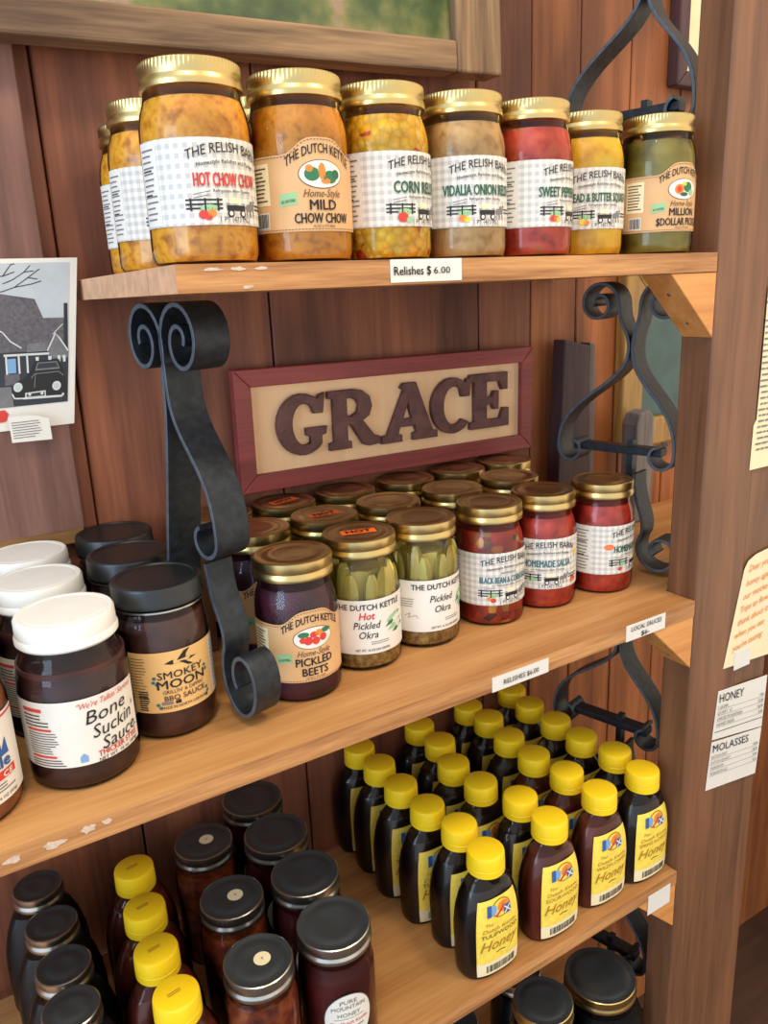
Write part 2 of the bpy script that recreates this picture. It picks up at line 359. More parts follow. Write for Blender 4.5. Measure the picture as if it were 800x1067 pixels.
# ------------------------------------------------------------------ labels
def relish_art(prod, col, pcols, w=52, ph=9.4, small=None, badge=None):
    a = Art()
    a.rect(-72, 78, 0, 58, M_ging, 0)
    a.rect(-70, -50, 1, 57, M_paper, 1)
    a.bars(-68, -52, 4, 54, 13, M_grey, 2, .3)
    a.rect(-68, -56, 38, 39, M_ink, 2); a.rect(-68, -58, 22, 23, M_ink, 2)
    a.text('THE RELISH BARN', 4, 43, 7.0, M_ink, 62, .008, arc=5.5)
    a.text('Homestyle Relishes and Pickles', 4, 38.8, 2.9, M_ink, 48, .008, arc=2.5)
    a.text(prod, 3, 26 if not small else 25, ph, col, w, .022)
    if small: a.text(small, 3, 35.0, 2.6, col, 18, .012)
    a.text('Refrigerate After Opening', 6, 21.8, 2.4, M_ink, 32, .006)
    a.line([(-24, 20.6), (-12, 22.8)], .6, M_grey, 2).line([(-24, 18.2), (-13, 20.2)], .6, M_grey, 2)
    for v in (10.5, 13.3, 16.3): a.rect(-30, -4, v, v + 1.2, M_ink, 2)
    for u in (-27, -17, -8): a.rect(u, u + 1.3, 9.5, 18, M_ink, 2)
    for v in (11, 13.8): a.rect(28, 42, v, v + 1, M_ink, 2)
    a.rect(-1, 15, 9.6, 13.4, M_ink, 2); a.line([(-1, 14.4), (15, 14.4)], .7, M_grey, 2); a.rect(1, 9, 14.4, 18.5, M_cream, 2)
    for u in (2, 12.4): a.ell(u, 7.8, 2.7, 2.7, M_ink, 2).ell(u, 7.8, 1.5, 1.5, M_paper, 3)
    for u, v in ((19, 12), (23.5, 12.6)):                         # a two horse team
        a.ell(u, v, 3.1, 2.4, M_grey, 2).line([(u + 2, v + 1), (u + 3.6, v + 4.8), (u + 5, v + 3.4)], 1.5, M_grey, 2)
        for du in (-2, 2): a.rect(u + du - .45, u + du + .45, v - 6.6, v, M_grey, 2)
    for (u, v, r, m) in pcols: a.ell(u, v, r * 1.15, r, m, 3, 9)
    a.ell(-14, 11.5, 6, 2.4, M_lgreen, 2)
    a.text('1 PT (473 ML)', 6, 1.8, 3.9, M_ink, 25, .004)
    if badge: a.ell(badge, 33, 5.5, 3.4, M_hot, 2); a.text('NEW', badge, 31.8, 2.4, M_paper, 7, .005)
    return a
def kraft_art(lines, vegs, w0=30, stamp=True):
    a = Art(); n = 60; us = [-78 + 156 * i / n for i in range(n + 1)]
    top = lambda u: 55 + 12 * math.exp(-(u / 21) ** 4)
    a.strip(us, top, lambda u: 0, M_kraft, 0)
    for i in range(0, n - 1, 1):                                   # stitched border
        u = us[i]
        for f in (lambda q: top(q) - 1.6, lambda q: 1.5):
            a.line([(u, f(u)), (u + 1.5, f(u + 1.5))], .6, M_brown, 2)
    a.text('THE DUTCH KETTLE', 0, 46, 7.0, M_ink, 56, .014, arc=10)
    a.ell(0, 41, 18.5, 10.4, M_brown, 1, 23).ell(0, 41, 17.8, 9.8, M_paper, 2, 23)
    for (u, v, rx, ry, m) in vegs: a.ell(u, 41 + v, rx, ry, m, 3, 9)
    a.text('Home-Style', 0, 24.6, 6, M_brown, 31, 0, .35)
    y = 17.5 if len(lines) == 2 else 11
    for t, w in lines: a.text(t, 0, y - 2, 7.6, M_ink, w * 1.15, .022); y -= 9.6
    a.text('16 OZ (1 PT) 454G', 0, 2.6, 2.0, M_brown, 18, .01)
    if stamp:
        a.rect(-34, -20, 18, 27, M_lgreen, 1, .12); a.text('ALL NATURAL', -27, 21, 2.4, M_green, 11, .01, slope=.12)
    a.rect(-62, -42, 20, 50, M_cream, 1); a.bars(-60, -44, 22, 48, 9, M_brown, 2, .35); a.rect(-58, -44, 3, 15, M_paper, 1); a.barcode(-57, -45, 4, 14)
    return a
def okra_art(hot):
    a = Art(); a.rect(-66, 70, 0, 54, M_paper, 0)
    a.text('THE DUTCH KETTLE', 2, 44.5, 5.8, M_ink, 68, .018)
    if hot:
        a.text('Hot', -1, 35, 7.4, M_red, 15, .02, .2)
        a.text('Pickled', -1, 25.6, 7.4, M_ink, 26, .006, .25); a.text('Okra', 0, 16, 7.4, M_ink, 18, .006, .25)
    else:
        a.text('Pickled', -1, 31, 7.4, M_ink, 26, .006, .25); a.text('Okra', 0, 20, 7.4, M_ink, 18, .006, .25)
    for k, (u, v, du, dv) in enumerate(((17, 24, 19, 11), (19, 20, 20, 8), (25, 17, 16, 5), (18, 29, 15, 7))):
        m = M_green if k % 2 == 0 else M_lgreen
        a.poly([(u, v), (u + du * .4, v + dv * .35 - 2), (u + du, v + dv - 1.4), (u + du + 2, v + dv + 1), (u + du * .75, v + dv * .8 + 1.4), (u + du * .3, v + dv * .5 + 1)], m, 2 + k % 2)
    a.bars(-46, -26, 26, 36, 4, M_grey, 2, .25, 5); a.line([(-40, 17), (-34, 20), (-36, 15), (-28, 18), (-26, 15)], .5, M_grey, 2)
    a.bars(2, 26, 9, 13, 2, M_grey, 2, .3, 6)
    a.text('NET WT. 16 OZ (454 GRAMS)', 4, 3, 2.4, M_ink, 34, .01)
    return a
def bone_art():
    a = Art(); a.rect(-74, 44, 0, 58, M_paper, 0)
    a.text('"We\'re Talkin\' Serious"', 14, 51, 5.2, M_red, 54, .004, .35, slope=.06)
    a.text('Bone', 10, 37, 12, M_ink, 36, .0, .18, slope=.10)
    a.text("Suckin'", 17, 24, 12, M_ink, 42, .0, .18, slope=.10)
    a.text('Sauce.', 21, 11.5, 11.5, M_ink, 38, .0, .18, slope=.10)
    a.text('THICKER STYLE', 18, 5.6, 5.2, M_red, 40, .02, slope=.05)
    a.text('NET WT. 16 oz. (454g)', 18, 1.2, 3.2, M_ink, 40, .01, slope=.05)
    a.bars(-60, -40, 48, 54, 1, M_red, 2, .5); a.bars(-60, -36, 36, 48, 4, M_ink, 2, .35, 2); a.bars(-58, -34, 32, 36, 1, M_red, 2, .5)
    a.bars(-58, -30, 12, 32, 9, M_ink, 2, .3, 4); a.bars(-57, -32, 8, 12, 1, M_red, 2, .5, 8); a.bars(-58, -26, 1, 8, 3, M_ink, 2, .35, 9)
    a.poly([(-16, 3), (-10, 3), (-10, 8), (-13, 11), (-16, 8)], M_lblue, 2)
    return a
def smoky_art():
    a = Art(); a.rect(-70, 66, 0, 58, M_bbq, 0); a.rect(34, 62, 2, 56, M_paper, 1); a.bars(36, 60, 5, 53, 12, M_grey, 2, .2)
    a.bars(-46, -30, 14, 54, 14, M_brown, 2, .2, 4); a.bars(-40, -30, 2, 22, 9, M_ink, 2, .5, 4)
    # a swallow above the name
    a.poly([(-14, 47), (-8, 49.5), (4, 50), (12, 48.5), (16, 48), (10, 46.5), (2, 45.5), (-8, 45.6)], M_ink, 2)
    a.poly([(-3, 48.5), (4, 56), (10, 58 - .6), (6, 53), (5, 49)], M_ink, 2); a.poly([(-1, 47), (7, 41.5), (12, 41), (7, 44.5), (4, 47)], M_ink, 2)
    a.text('SMOKEY', 0, 33, 7, M_ink, 42, .014, arc=.0, slope=.03); a.text('MOON', 0, 23.5, 8.5, M_ink, 44, .022, slope=.03)
    a.text("GRILLIN' & DIPPIN'", 1, 18.5, 3.6, M_brown, 38, .01, slope=.03); a.text('BBQ SAUCE', 2, 11.8, 5, M_brown, 38, .02, slope=.03)
    a.rect(-20, -10, 7.5, 10.5, M_grey, 2); a.rect(-8, -3, 7.5, 10.5, M_ink, 2)
    a.text('MADE IN NORTH CAROLINA', 2, 4, 2.8, M_ink, 44, .01, slope=.03)
    for u, v in ((-24, 34), (-25, 30), (-22, 28), (-23, 8), (-21, 5), (24, 34), (25, 30), (24, 12), (25, 8), (23, 5)): a.ell(u, v, 1.8, 1.6, M_teal, 2, 7)
    return a
def blueflame_art():
    a = Art(); a.rect(-70, 60, 0, 70, M_paper, 0)
    a.rect(-70, 60, 66, 68, M_red, 1)
    pts = [(10, 40), (14, 46), (13, 52), (20, 60), (21, 52), (26, 56), (30, 64), (33, 54), (38, 52), (36, 46), (42, 44), (34, 39)]
    a.poly([(14, 36), (14, 60), (19, 50)], M_blue, 2).poly([(17, 36), (23, 64), (28, 40)], M_blue, 2).poly([(26, 36), (33, 57), (35, 38)], M_blue, 2).poly([(32, 36), (40, 50), (42, 36)], M_blue, 2)
    a.text('tle', 33, 27.5, 10, M_blue, 17, .03, lay=4); a.rect(-44, 46, 18, 25, M_red, 2); a.text('CE', 37, 19.2, 4.8, M_paper, 10, .03, lay=4)
    a.bars(10, 44, 8, 16, 3, M_grey, 2, .4, 2); a.text('16 OZ (454g)', 34, 3, 2.6, M_ink, 20, .01)
    return a
def honey_art(kind='SOURWOOD'):
    a = Art(); a.rect(-21, 21, 0, 78, M_ypaper, 0); a.rect(-21, 21, 0, 14, M_cream, 1)
    a.ell(2, 67, 10, 9, M_gold2, 1, 15).ell(2, 67, 8.6, 7.6, M_ypaper, 2, 15).ell(4, 68, 6, 5.4, M_orange, 3, 11)
    a.rect(-12, -8, 62, 73, M_blue, 4).ell(-6, 67.5, 3.4, 5, M_lblue, 3, 9); a.rect(4, 11, 59, 68, M_blue, 4); a.line([(4.5, 67), (10.5, 60)], 1.2, M_paper, 5).line([(10.5, 67), (4.5, 60)], 1.2, M_paper, 5)
    a.poly([(-3, 60), (3, 65), (5, 72), (1, 66), (-4, 62)], M_red, 4)
    a.text('The', -10, 53, 3.4, M_gold2, 7, .0, .2); a.text('Dutch Kettle', 0, 47, 4, M_gold2, 32, .0, .2)
    a.text(kind, 0, 41, 4.2, M_brown if kind == 'TULIPWOOD' else M_gold2, 34, .0)
    a.text('Honey', 0, 27, 11.5, M_gold2, 36, .0, .35)
    a.line([(-4, 22), (0, 23), (5, 22)], .9, M_brown, 2)
    a.barcode(-13, 15, 3, 10.5, seed=9)
    return a

# ------------------------------------------------------------------ jars
PINT = [(.034, 0), (.0385, .0012), (.0404, .005), (.0408, .010), (.0408, .090), (.0402, .097), (.0385, .105), (.0363, .111), (.0353, .115), (.0353, .124)]
def inner(prof, d=.0014, ztop=None):
    out = [(r - d, z + (d if i == 0 else d * .6)) for i, (r, z) in enumerate(prof)]
    if ztop: out = [p for p in out if p[1] < ztop] + [(out[[p[1] < ztop for p in out].count(True) - 1][0], ztop)]
    return out
def lid_gold(parent, z, r=.0385, h=.0195, mats=(None, None), seg=150, name='lid'):
    m, mt = mats[0] or M_gold, mats[1] or M_goldt
    mb = MB()
    prof = [(r - .0016, z), (r + .0002, z + .001), (r + .0006, z + .003), (r + .0004, z + .0058), (r - .0010, z + .0080), (r - .0010, z + .0088), (r - .0001, z + .0098), (r - .0001, z + h - .002), (r - .0006, z + h - .0007), (r - .0016, z + h)]
    mb.lathe(prof, m, seg, capt=False, knurl=(z + .0095, z + h - .0019, .0009))
    mb.lathe([(r - .0016, z + h), (r - .0040, z + h), (r - .0052, z + h - .0008), (r - .0105, z + h - .0008), (r - .0115, z + h - .0002), (r - .019, z + h - .0002), (r - .020, z + h - .0006), (.001, z + h - .0006)], mt, seg, capb=False)
    return mb.build(name, parent)
def jar(name, cont, art, prof=PINT, lidfn=None, R=.0408, z0=.026, fill=.1125, glassm=None, seg=40, ls=1.):
    t = empty(name)
    MB().lathe(prof, glassm or M_glass, seg).build('glass_jar', t)
    MB().lathe(inner(prof, ztop=fill), cont, seg).build('contents', t)
    (lidfn or (lambda p: lid_gold(p, .1185, .0370, .0185)))(t)
    if art:
        c = cyl(R, z0); art.wrap(lambda u, v, d: c(u * ls, v * ls, d), 'paper_label', t)
    return t
def put(proto, used, loc, face, label, cat, group=None, skip=()):
    if proto.name in used or skip: o = copy_tree(proto, None, skip)
    else: o = proto; used.add(proto.name)
    o.location = loc; o.rotation_euler = (0, 0, radians(face))
    for k in ('label', 'category', 'group'):
        if k in o: del o[k]
    return tag(o, label, cat, group)
used = set()
G = .0006                                     # things rest a hair above the boards

# ------------------------------------------------------------------ dimensions
YF, YW = .5707, .899
ZT, ZM, ZL, ZB = H + .0238, H - .3824, H - .7771, H - 1.170
TH = .0200
# ------------------------------------------------------------------ setting
def planks(name, edges, y, z0, z1, m, dep=.018):
    mb = MB()
    for i, (a, b) in enumerate(zip(edges, edges[1:])):
        mb.prism([(a + .0012, y + dep), (a + .0012, y + .0015), (a + .0027, y), (b - .0027, y), (b - .0012, y + .0015), (b - .0012, y + dep)], 'z', z0, z1, m)
    o = mb.build(name, smooth=0); tag(o, kind='structure'); return o
planks('wall_back', [-1.1, -.9, -.7, -.48, -.27, -.06, .17, .4006, .7176, .8142], YW, 0, 2.6, M_wall)
planks('wall_back_right', [.8142, .9055, 1.008, 1.12, 1.28, 1.5, 1.75, 2.0, 2.3, 2.6], YW, 0, 2.6, M_wallr)
tag(MB().box(-1.1, 2.6, YW + .018, YW + .03, 0, 2.6, M_darkw).build('wall_backing', smooth=0), kind='structure')
planks('trim_1', [-.62, -.36, -.09, .1535], YW - .022, H - .2335, 2.6, M_plank, .021)
tag(MB().box(-.62, .152, YW - .012, YW - .0006, H - .253, H - .2345, M_shelf).build('trim_2', smooth=0, bevel=.0015), kind='structure')
tag(MB().box(-1.6, 2.6, -1.8, YW + .03, -.04, 0, M_floor).build('floor', smooth=0), kind='structure')

# shelves: the back part of each board runs on behind the post
def shelf(x0, x1, z, label, split=None):
    t = empty('shelf_board', (0, 0, z)); tag(t, label, 'shelf')
    x2 = .858; yp = YF + .0455; yb = YW - .0225 if x0 < .153 else YW - .001
    outer = [(x0, YF), (x1, YF), (x1, yp), (x2, yp), (x2, yb), (x0, yb)]
    polys = [outer] if not split else [[(x0, YF), (x1, YF), (x1, yp), (x2, yp), (x2, split), (x0, split)], [(x0, split + .0012), (x2, split + .0012), (x2, yb), (x0, yb)]]
    for P in polys:
        n = len(P); mb = MB(); vs = [(x, y, q) for q in (-TH, 0) for x, y in P]
        mb.add(vs, [tuple(range(n))[::-1], tuple(range(n, 2 * n))], M_shelf)
        for i in range(n):
            j = (i + 1) % n; endgr = abs(P[i][0] - P[j][0]) < 1e-6
            mb.add([vs[i], vs[j], vs[n + j], vs[n + i]], [(0, 1, 2, 3)], M_endgr if endgr else M_shelfe)
        mb.build('board', t, smooth=0)
    return t
M_wear = plain('worn pale wood', (206, 180, 156), .8, noise=.2, nscale=200)
sh1 = shelf(.1844, .7853, ZT, 'top pine shelf board carrying gold-lidded relish jars', .6409)
sh2 = shelf(-.40, .7865, ZM, 'middle pine shelf board carrying sauces, pickles and salsas')
shelf(-.40, .7865, ZL, 'third pine shelf board carrying yellow-capped honey bottles')
shelf(-.40, .7865, ZB, 'lowest shelf board holding the big dark jars at the bottom')

def wear(sh, spots, seed):
    rn = random.Random(seed); a = Art()
    for x, v, w, h in spots:
        n = 13; a.poly([(x + w * rn.uniform(.35, .75) * cos(2 * pi * k / n), v + h * rn.uniform(.3, .6) * sin(2 * pi * k / n)) for k in range(n)], M_wear, 0)
    a.wrap(flatfn((0, YF - .0001, 0), (1, 0, 0), (0, 0, 1), (0, -1, 0)), 'worn_patch', sh)
wear(sh1, [(212, -4, 12, 3), (232, -4, 10, 3), (250, -4, 9, 2.4), (238, -17, 9, 3)], 2)
wear(sh2, [(-14, -11, 16, 9), (14, -10, 12, 6), (42, -9, 16, 7), (68, -7, 11, 7), (82, -6, 7, 5)], 5)

# support post: two upright boards, leaning a touch
post = empty('support_post', (.87, YF, 0)); tag(post, 'brown stained wooden post at right ends of the shelves, papers pinned on it', 'post')
for xa, xb, dy in ((.7875, .8795, 0), (.8805, .949, .002)):
    MB().box(xa - .87, xb - .87, dy, .043, 0, 2.6, M_post).build('post_board', post, smooth=0, bevel=.002)

# corner blocks
def block(z, xr, label):
    t = empty('corner_block', (xr, YF, z)); tag(t, label, 'block', None)
    MB().prism([(-.075, -.0006), (0, -.0006), (0, -.071)], 'y', .0008, .041, M_block).build('wedge', t, smooth=0, bevel=.001)
    for q in (.3, .75):
        a = MB(); cx, cz = -.075 + .075 * q, -.0006 - .0704 * q; n = Vector((-.69, 0, -.72)); 
        r = [(.0022 * cos(k * pi / 4), .0022 * sin(k * pi / 4)) for k in range(8)]; e1 = Vector((.72, 0, -.69)); e2 = Vector((0, 1, 0)); c = Vector((cx, .02, cz)) + n * .0004
        a.add([c + e1 * p + e2 * s for p, s in r] + [c + n * .0012 + e1 * p * .7 + e2 * s * .7 for p, s in r], [tuple(range(8)), tuple(range(8, 16))] + [(i, (i + 1) % 8, 8 + (i + 1) % 8, 8 + i) for i in range(8)], M_steel).build('nail', t)
    return t
block(ZT - TH, .7868, 'orange pine corner block under the right end of the top shelf')
block(ZM - TH, .7868, 'pine corner block under the right end of the middle shelf')
block(ZL - TH, .7868, 'pine corner block under the right end of the honey shelf')

# ------------------------------------------------------------------ wrought iron brackets
def bez(p0, p1, p2, p3, n=12):
    return [tuple((1 - t) ** 3 * a + 3 * (1 - t) ** 2 * t * b + 3 * (1 - t) * t * t * c + t ** 3 * d for a, b, c, d in zip(p0, p1, p2, p3)) for t in [i / n for i in range(n + 1)]]
def spiral(c, r0, r1, a0, a1, n=34):
    return [(c[0] + (r0 + (r1 - r0) * i / n) * cos(radians(a0 + (a1 - a0) * i / n)), c[1] + (r0 + (r1 - r0) * i / n) * sin(radians(a0 + (a1 - a0) * i / n))) for i in range(n + 1)]
def ribbon(path, x0, x1, th, m):
    n = len(path); L = []; R_ = []
    for i in range(n):
        a, b = path[max(0, i - 1)], path[min(n - 1, i + 1)]; d = hypot(b[0] - a[0], b[1] - a[1]) or 1
        nx, nz = -(b[1] - a[1]) / d * th / 2, (b[0] - a[0]) / d * th / 2
        L.append((path[i][0] + nx, path[i][1] + nz)); R_.append((path[i][0] - nx, path[i][1] - nz))
    vs = []
    for p, q in zip(L, R_): vs += [(x0, *p), (x1, *p), (x1, *q), (x0, *q)]
    fs = [(0, 1, 2, 3), (4 * n - 1, 4 * n - 2, 4 * n - 3, 4 * n - 4)]
    for i in range(n - 1):
        for k in (0, 2): fs.append((4 * i + k, 4 * i + (k + 1) % 4, 4 * i + 4 + (k + 1) % 4, 4 * i + 4 + k))
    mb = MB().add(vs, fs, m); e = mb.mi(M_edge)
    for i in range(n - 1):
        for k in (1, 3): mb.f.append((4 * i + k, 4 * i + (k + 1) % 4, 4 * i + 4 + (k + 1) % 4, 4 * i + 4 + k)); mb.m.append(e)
    return mb
def bracket(p0, z, label, ft, c, fb, bt, bb, zbb=None, zc=-.070, zb=-.200, rt=.0285, w=.030, foot=True, back_foot=True, ztop=-.0330, th=.0042, fcen=None, rf=.034, bars=True, xf=0., wf=None, rb=.019, fa=None, ang=15, kz=1., kf=1., hookb=True):
    """y positions of: front top curl centre, crossing, front bottom, back top curl centre, back bottom; heights below the shelf above"""
    ca, sa = cos(radians(ang)), sin(radians(ang))
    t = empty('iron_bracket', (p0[0] - sa * c, p0[1] + ca * c, z), radians(ang)); tag(t, label, 'bracket', None)
    def S(sg, yt, yb, dy, zb):
        # sg=+1: the strap's curl lies in front of the crossing
        yc = c - sg * th * .6
        p = [(yt + sg * (q[0] - yt), ztop + kz * (q[1] - ztop)) for q in spiral((yt, ztop), .006, rt, 560, 0)]
        e = p[-1]
        p += bez(e, (e[0], e[1] - .03), (yc, zc + .028), (yc, zc))[1:]
        p += bez((yc, zc), (yc, zc - .05), (yb, zb + .07), (yb, zb))[1:]
        cb = (yb + sg * rb, zb - .004)
        if sg > 0 or hookb: p += [(cb[0] + sg * (q[0] - cb[0]), q[1]) for q in spiral(cb, rb, .012, 180, 430, 20)][1:]
        return [(a - dy, b) for a, b in p]
    ribbon(S(1, ft, fb, c, zb), 0, w, th, M_iron).build('front_strap', t, bevel=.0006)
    ribbon(S(-1, bt, bb, c, zbb or zb), 0, w, th, M_iron).build('back_strap', t, bevel=.0006)
    if foot:
        zf = -(.4062 - .0200) + rf * kf + th / 2 + .0008
        def Ft(sg, yf):
            p = [(yf + sg * (q[0] - yf), zf + kf * (q[1] - zf)) for q in spiral((yf, zf), .010, rf, -400, 40, 46)]
            e = p[-1]; ya = c - sg * .012 if fa is None else fa
            p += bez(e, (e[0] - sg * .004, e[1] + .03), (ya, zb - .075), (ya, zb - (.0262 if sg > 0 and not bars else .030)))[1:]
            return [(a - c, b) for a, b in p]
        ribbon(Ft(1, fcen or ft), xf, (wf or w) + xf - .001, th, M_iron).build('front_foot_scroll', t, bevel=.0006)
        if back_foot: ribbon(Ft(-1, bt), .002, w + .004, th, M_iron).build('back_foot_scroll', t, bevel=.0006)
        if not bars: return t
        MB().box(w * .3, w * .7, -.004, .004, zb - .15, zb + .012, M_iron).build('centre_bar', t, smooth=0)
        m = MB(); yy = (fb + .02 - c, bb - .02 - c)
        m.box(w * .2, w * .8, yy[0], yy[1], zb - .006, zb + .004, M_iron); m.build('cross_bar', t, smooth=0, bevel=.001)
    return t
bracket((.220, .630), ZT - TH, 'black iron scroll bracket standing on the middle shelf left of the pickled beets', .036, .066, .0125, .0925, .106, zc=-.080, zb=-.208, zbb=-.330, rt=.029, ztop=-.0385, kz=1.22, w=.036, rf=.0285, kf=1.5, back_foot=False, fcen=-.004, bars=False, wf=.030, rb=.0185, fa=.034, hookb=False)
RB = dict(ft=.002, c=.0416, fb=-.022, bt=.088, bb=.143, zc=-.090, zb=-.220, w=.034, fcen=-.0085, rf=.032, back_foot=False)
for zz, lb in ((ZT, 'black iron scroll bracket between top and middle shelf behind the post'),
               (ZT + ZT - ZM, 'black iron scroll bracket rising behind the top shelf jars beside the post'),
               (ZM, 'black iron scroll bracket behind the honey bottles beside the post'),
               (ZL, 'black iron scroll bracket below the honey shelf beside the post')):
    bracket((.812, .660), zz - TH, lb, **RB)

# ------------------------------------------------------------------ framed picture above
def frame_pic():
    x0, x1, z0, z1 = -.38, .711, H + .2415, H + .86; w, wr, d = .068, .034, .036; yk = YW - .0235; y0 = yk - d
    t = empty('picture_frame', (.43, yk, z0)); tag(t, 'large landscape picture in weathered barn wood frame above the top shelf', 'picture')
    t.rotation_euler = (0, radians(-1.6), 0)
    ox, oy, oz = t.location
    def bar(pts, m): 
        mb = MB(); mb.prism([(a - ox, b - oz) for a, b in pts], 'y', y0 - oy, -.0012, m); mb.build('frame_rail', t, smooth=0, bevel=.003)
    bar([(x0, z0), (x1 - w, z0), (x1 - w, z0 + wr), (x0, z0 + wr)], M_frame)
    bar([(x1 - w + .0004, z0), (x1, z0), (x1, z1), (x1 - w + .0004, z1)], M_framez)
    bar([(x1 - w, z1), (x0, z1), (x0, z1 - wr), (x1 - w, z1 - wr)], M_frame)
    bar([(x0, z1 - wr), (x0, z0 + wr), (x0 + w, z0 + wr), (x0 + w, z1 - wr)], M_framez)
    m, nt, b = newmat('landscape print'); N, L = nt.nodes, nt.links; b.inputs['Roughness'].default_value = .4
    tc = N.new('ShaderNodeTexCoord'); nz = N.new('ShaderNodeTexNoise'); nz.inputs['Scale'].default_value = 14; nz.inputs['Detail'].default_value = 10; L.new(tc.outputs['Object'], nz.inputs[0])
    r = N.new('ShaderNodeValToRGB'); cr = r.color_ramp
    for _ in range(3): cr.elements.new(.5)
    for e, (p, c) in zip(cr.elements, ((.3, (34, 40, 24)), (.45, (66, 84, 44)), (.55, (110, 112, 60)), (.62, (150, 124, 96)), (.75, (96, 78, 64)))): e.position = p; e.color = lin(c)
    L.new(nz.outputs['Fac'], r.inputs[0]); L.new(r.outputs[0], b.inputs['Base Color'])
    MB().box(x0 + w - ox, x1 - w - ox, -.022, -.008, z0 + wr - oz, z1 - wr - oz, m).build('landscape_print', t, smooth=0)
frame_pic()

# ------------------------------------------------------------------ vintage photograph pinned on the left planks
def print_photo():
    y = YW - .022
    M_sky = plain('photo sky', (186, 194, 196), .45, noise=.08, nscale=30); M_roof = plain('photo roof', (92, 88, 92), .45, noise=.3, nscale=300)
    M_pd = plain('photo dark', (40, 46, 54), .45, noise=.1); M_pm = plain('photo mid', (112, 112, 112), .45, noise=.15, nscale=200); M_pl = plain('photo light', (206, 206, 200), .45)
    t = empty('photo_print', (.0872, y, H - .1205)); tag(t, 'curling black and white photo print of an old car before a shingled house', 'photo')
    K = .177
    def Z(*pts): return [(x * K, (975 - q) * K) for x, q in pts]
    f = lambda u, v, d: (.001 * (u + .16 * v), -.0014 - d, v * .001)
    a = Art()
    def grid(x0, x1, za, zb, m, lay, n=16):
        u0, u1, v0, v1 = x0 * K, x1 * K, (975 - zb) * K, (975 - za) * K
        vs = [(u0 + (u1 - u0) * i / n, v0 + (v1 - v0) * j / n) for j in range(n + 1) for i in range(n + 1)]
        a.items.append((vs, [(j * (n + 1) + i, j * (n + 1) + i + 1, (j + 1) * (n + 1) + i + 1, (j + 1) * (n + 1) + i) for j in range(n) for i in range(n)], m, lay))
    PZ = lambda pts, m, lay: a.poly(Z(*pts), m, lay)
    LZ = lambda pts, w, m, lay: a.line(Z(*pts), w * K, m, lay)
    EZ = lambda x, q, r, m, lay: a.ell(x * K, (975 - q) * K, r * K, r * 1.1 * K, m, lay, 11)
    grid(-640, 392, 38, 975, M_paper, 0); grid(-600, 352, 62, 842, M_sky, 1)
    PZ([(-600, 160), (-100, 205), (0, 225), (165, 256), (212, 362), (322, 365), (345, 560), (-600, 560)], M_roof, 2)
    PZ([(322, 285), (342, 285), (350, 560), (326, 560)], M_pd, 3)
    grid(-600, 352, 540, 842, M_pd, 3); PZ([(-600, 700), (45, 730), (60, 842), (-600, 842)], M_pm, 4)
    PZ([(240, 540), (278, 445), (350, 556), (350, 590), (240, 590)], M_pm, 4); PZ([(130, 500), (240, 495), (232, 545), (125, 545)], M_pm, 4)
    LZ([(236, 545), (280, 445), (350, 552)], 8, M_pl, 5); LZ([(262, 455), (318, 400)], 5, M_pl, 5); LZ([(278, 440), (300, 470)], 4, M_pl, 5)
    LZ([(-60, 390), (0, 430), (40, 480), (98, 520)], 7, M_pl, 5); LZ([(5, 555), (245, 560)], 12, M_pl, 5)
    for x in (12, 78, 122): PZ([(x, 560), (x + 10, 560), (x + 16, 660), (x + 6, 660)], M_pl, 5)
    PZ([(25, 575), (68, 575), (72, 655), (28, 655)], M_lblue, 4); PZ([(10, 660), (88, 660), (92, 720), (14, 720)], M_roof, 5)
    for x in (172, 240, 290, 318): PZ([(x, 575), (x + 18, 575), (x + 18, 612), (x + 6, 612)], M_pl, 5)
    # the car: wings, cabin, bonnet, lamps, bumper and plate
    PZ([(48, 790), (52, 730), (80, 700), (120, 690), (150, 640), (168, 596), (300, 596), (322, 650), (330, 690), (345, 730), (345, 800), (60, 800)], M_ink, 6)
    PZ([(170, 650), (182, 606), (288, 606), (306, 650)], M_pm, 7); PZ([(178, 640), (188, 612), (282, 612), (296, 640)], M_pd, 8)
    LZ([(150, 690), (168, 668), (300, 665), (325, 690)], 5, M_pm, 8); LZ([(172, 670), (168, 745)], 4, M_pm, 8)
    for x, q in ((80, 735), (288, 745)): EZ(x, q, 24, M_pl, 8); EZ(x, q, 15, M_sky, 9)
    LZ([(50, 770), (62, 796), (110, 800)], 8, M_pl, 8); LZ([(110, 800), (320, 806), (326, 790)], 12, M_pl, 8)
    PZ([(118, 770), (228, 765), (230, 802), (118, 800)], M_pl, 9); PZ([(126, 776), (222, 772), (223, 794), (126, 793)], M_pd, 10)
    for x in (142, 208): EZ(x, 780, 8, M_pl, 11)
    # bare branches
    for pts in ([(-200, 240), (0, 210), (60, 190), (130, 140), (190, 95)], [(60, 190), (150, 175), (200, 160)], [(-200, 120), (0, 130), (40, 70), (60, 40 + 26)], [(0, 170), (50, 150), (110, 110), (160, 105)], [(110, 110), (140, 75)], [(0, 130), (60, 108)], [(130, 140), (180, 150)]):
        LZ(pts, 5, M_pd, 2)
    PZ([(-60, 860), (10, 855), (32, 880), (20, 920), (-60, 930)], M_red, 3)
    a.wrap(f, 'print', t)
    # torn caption slip
    b = Art(); n = 8
    us = [6 + 38 * i / n for i in range(n + 1)]
    b.strip(us, lambda u: 15 - .008 * max(0, u - 18) ** 2 , lambda u: -11 - .03 * (u - 6), M_paper, 0); b.bars(8, 36, -8, 10, 7, M_grey, 2, .3, 4)
    b.wrap(lambda u, v, d: (u * .001, -.012 - d, v * .001), 'caption_slip', t)
print_photo()

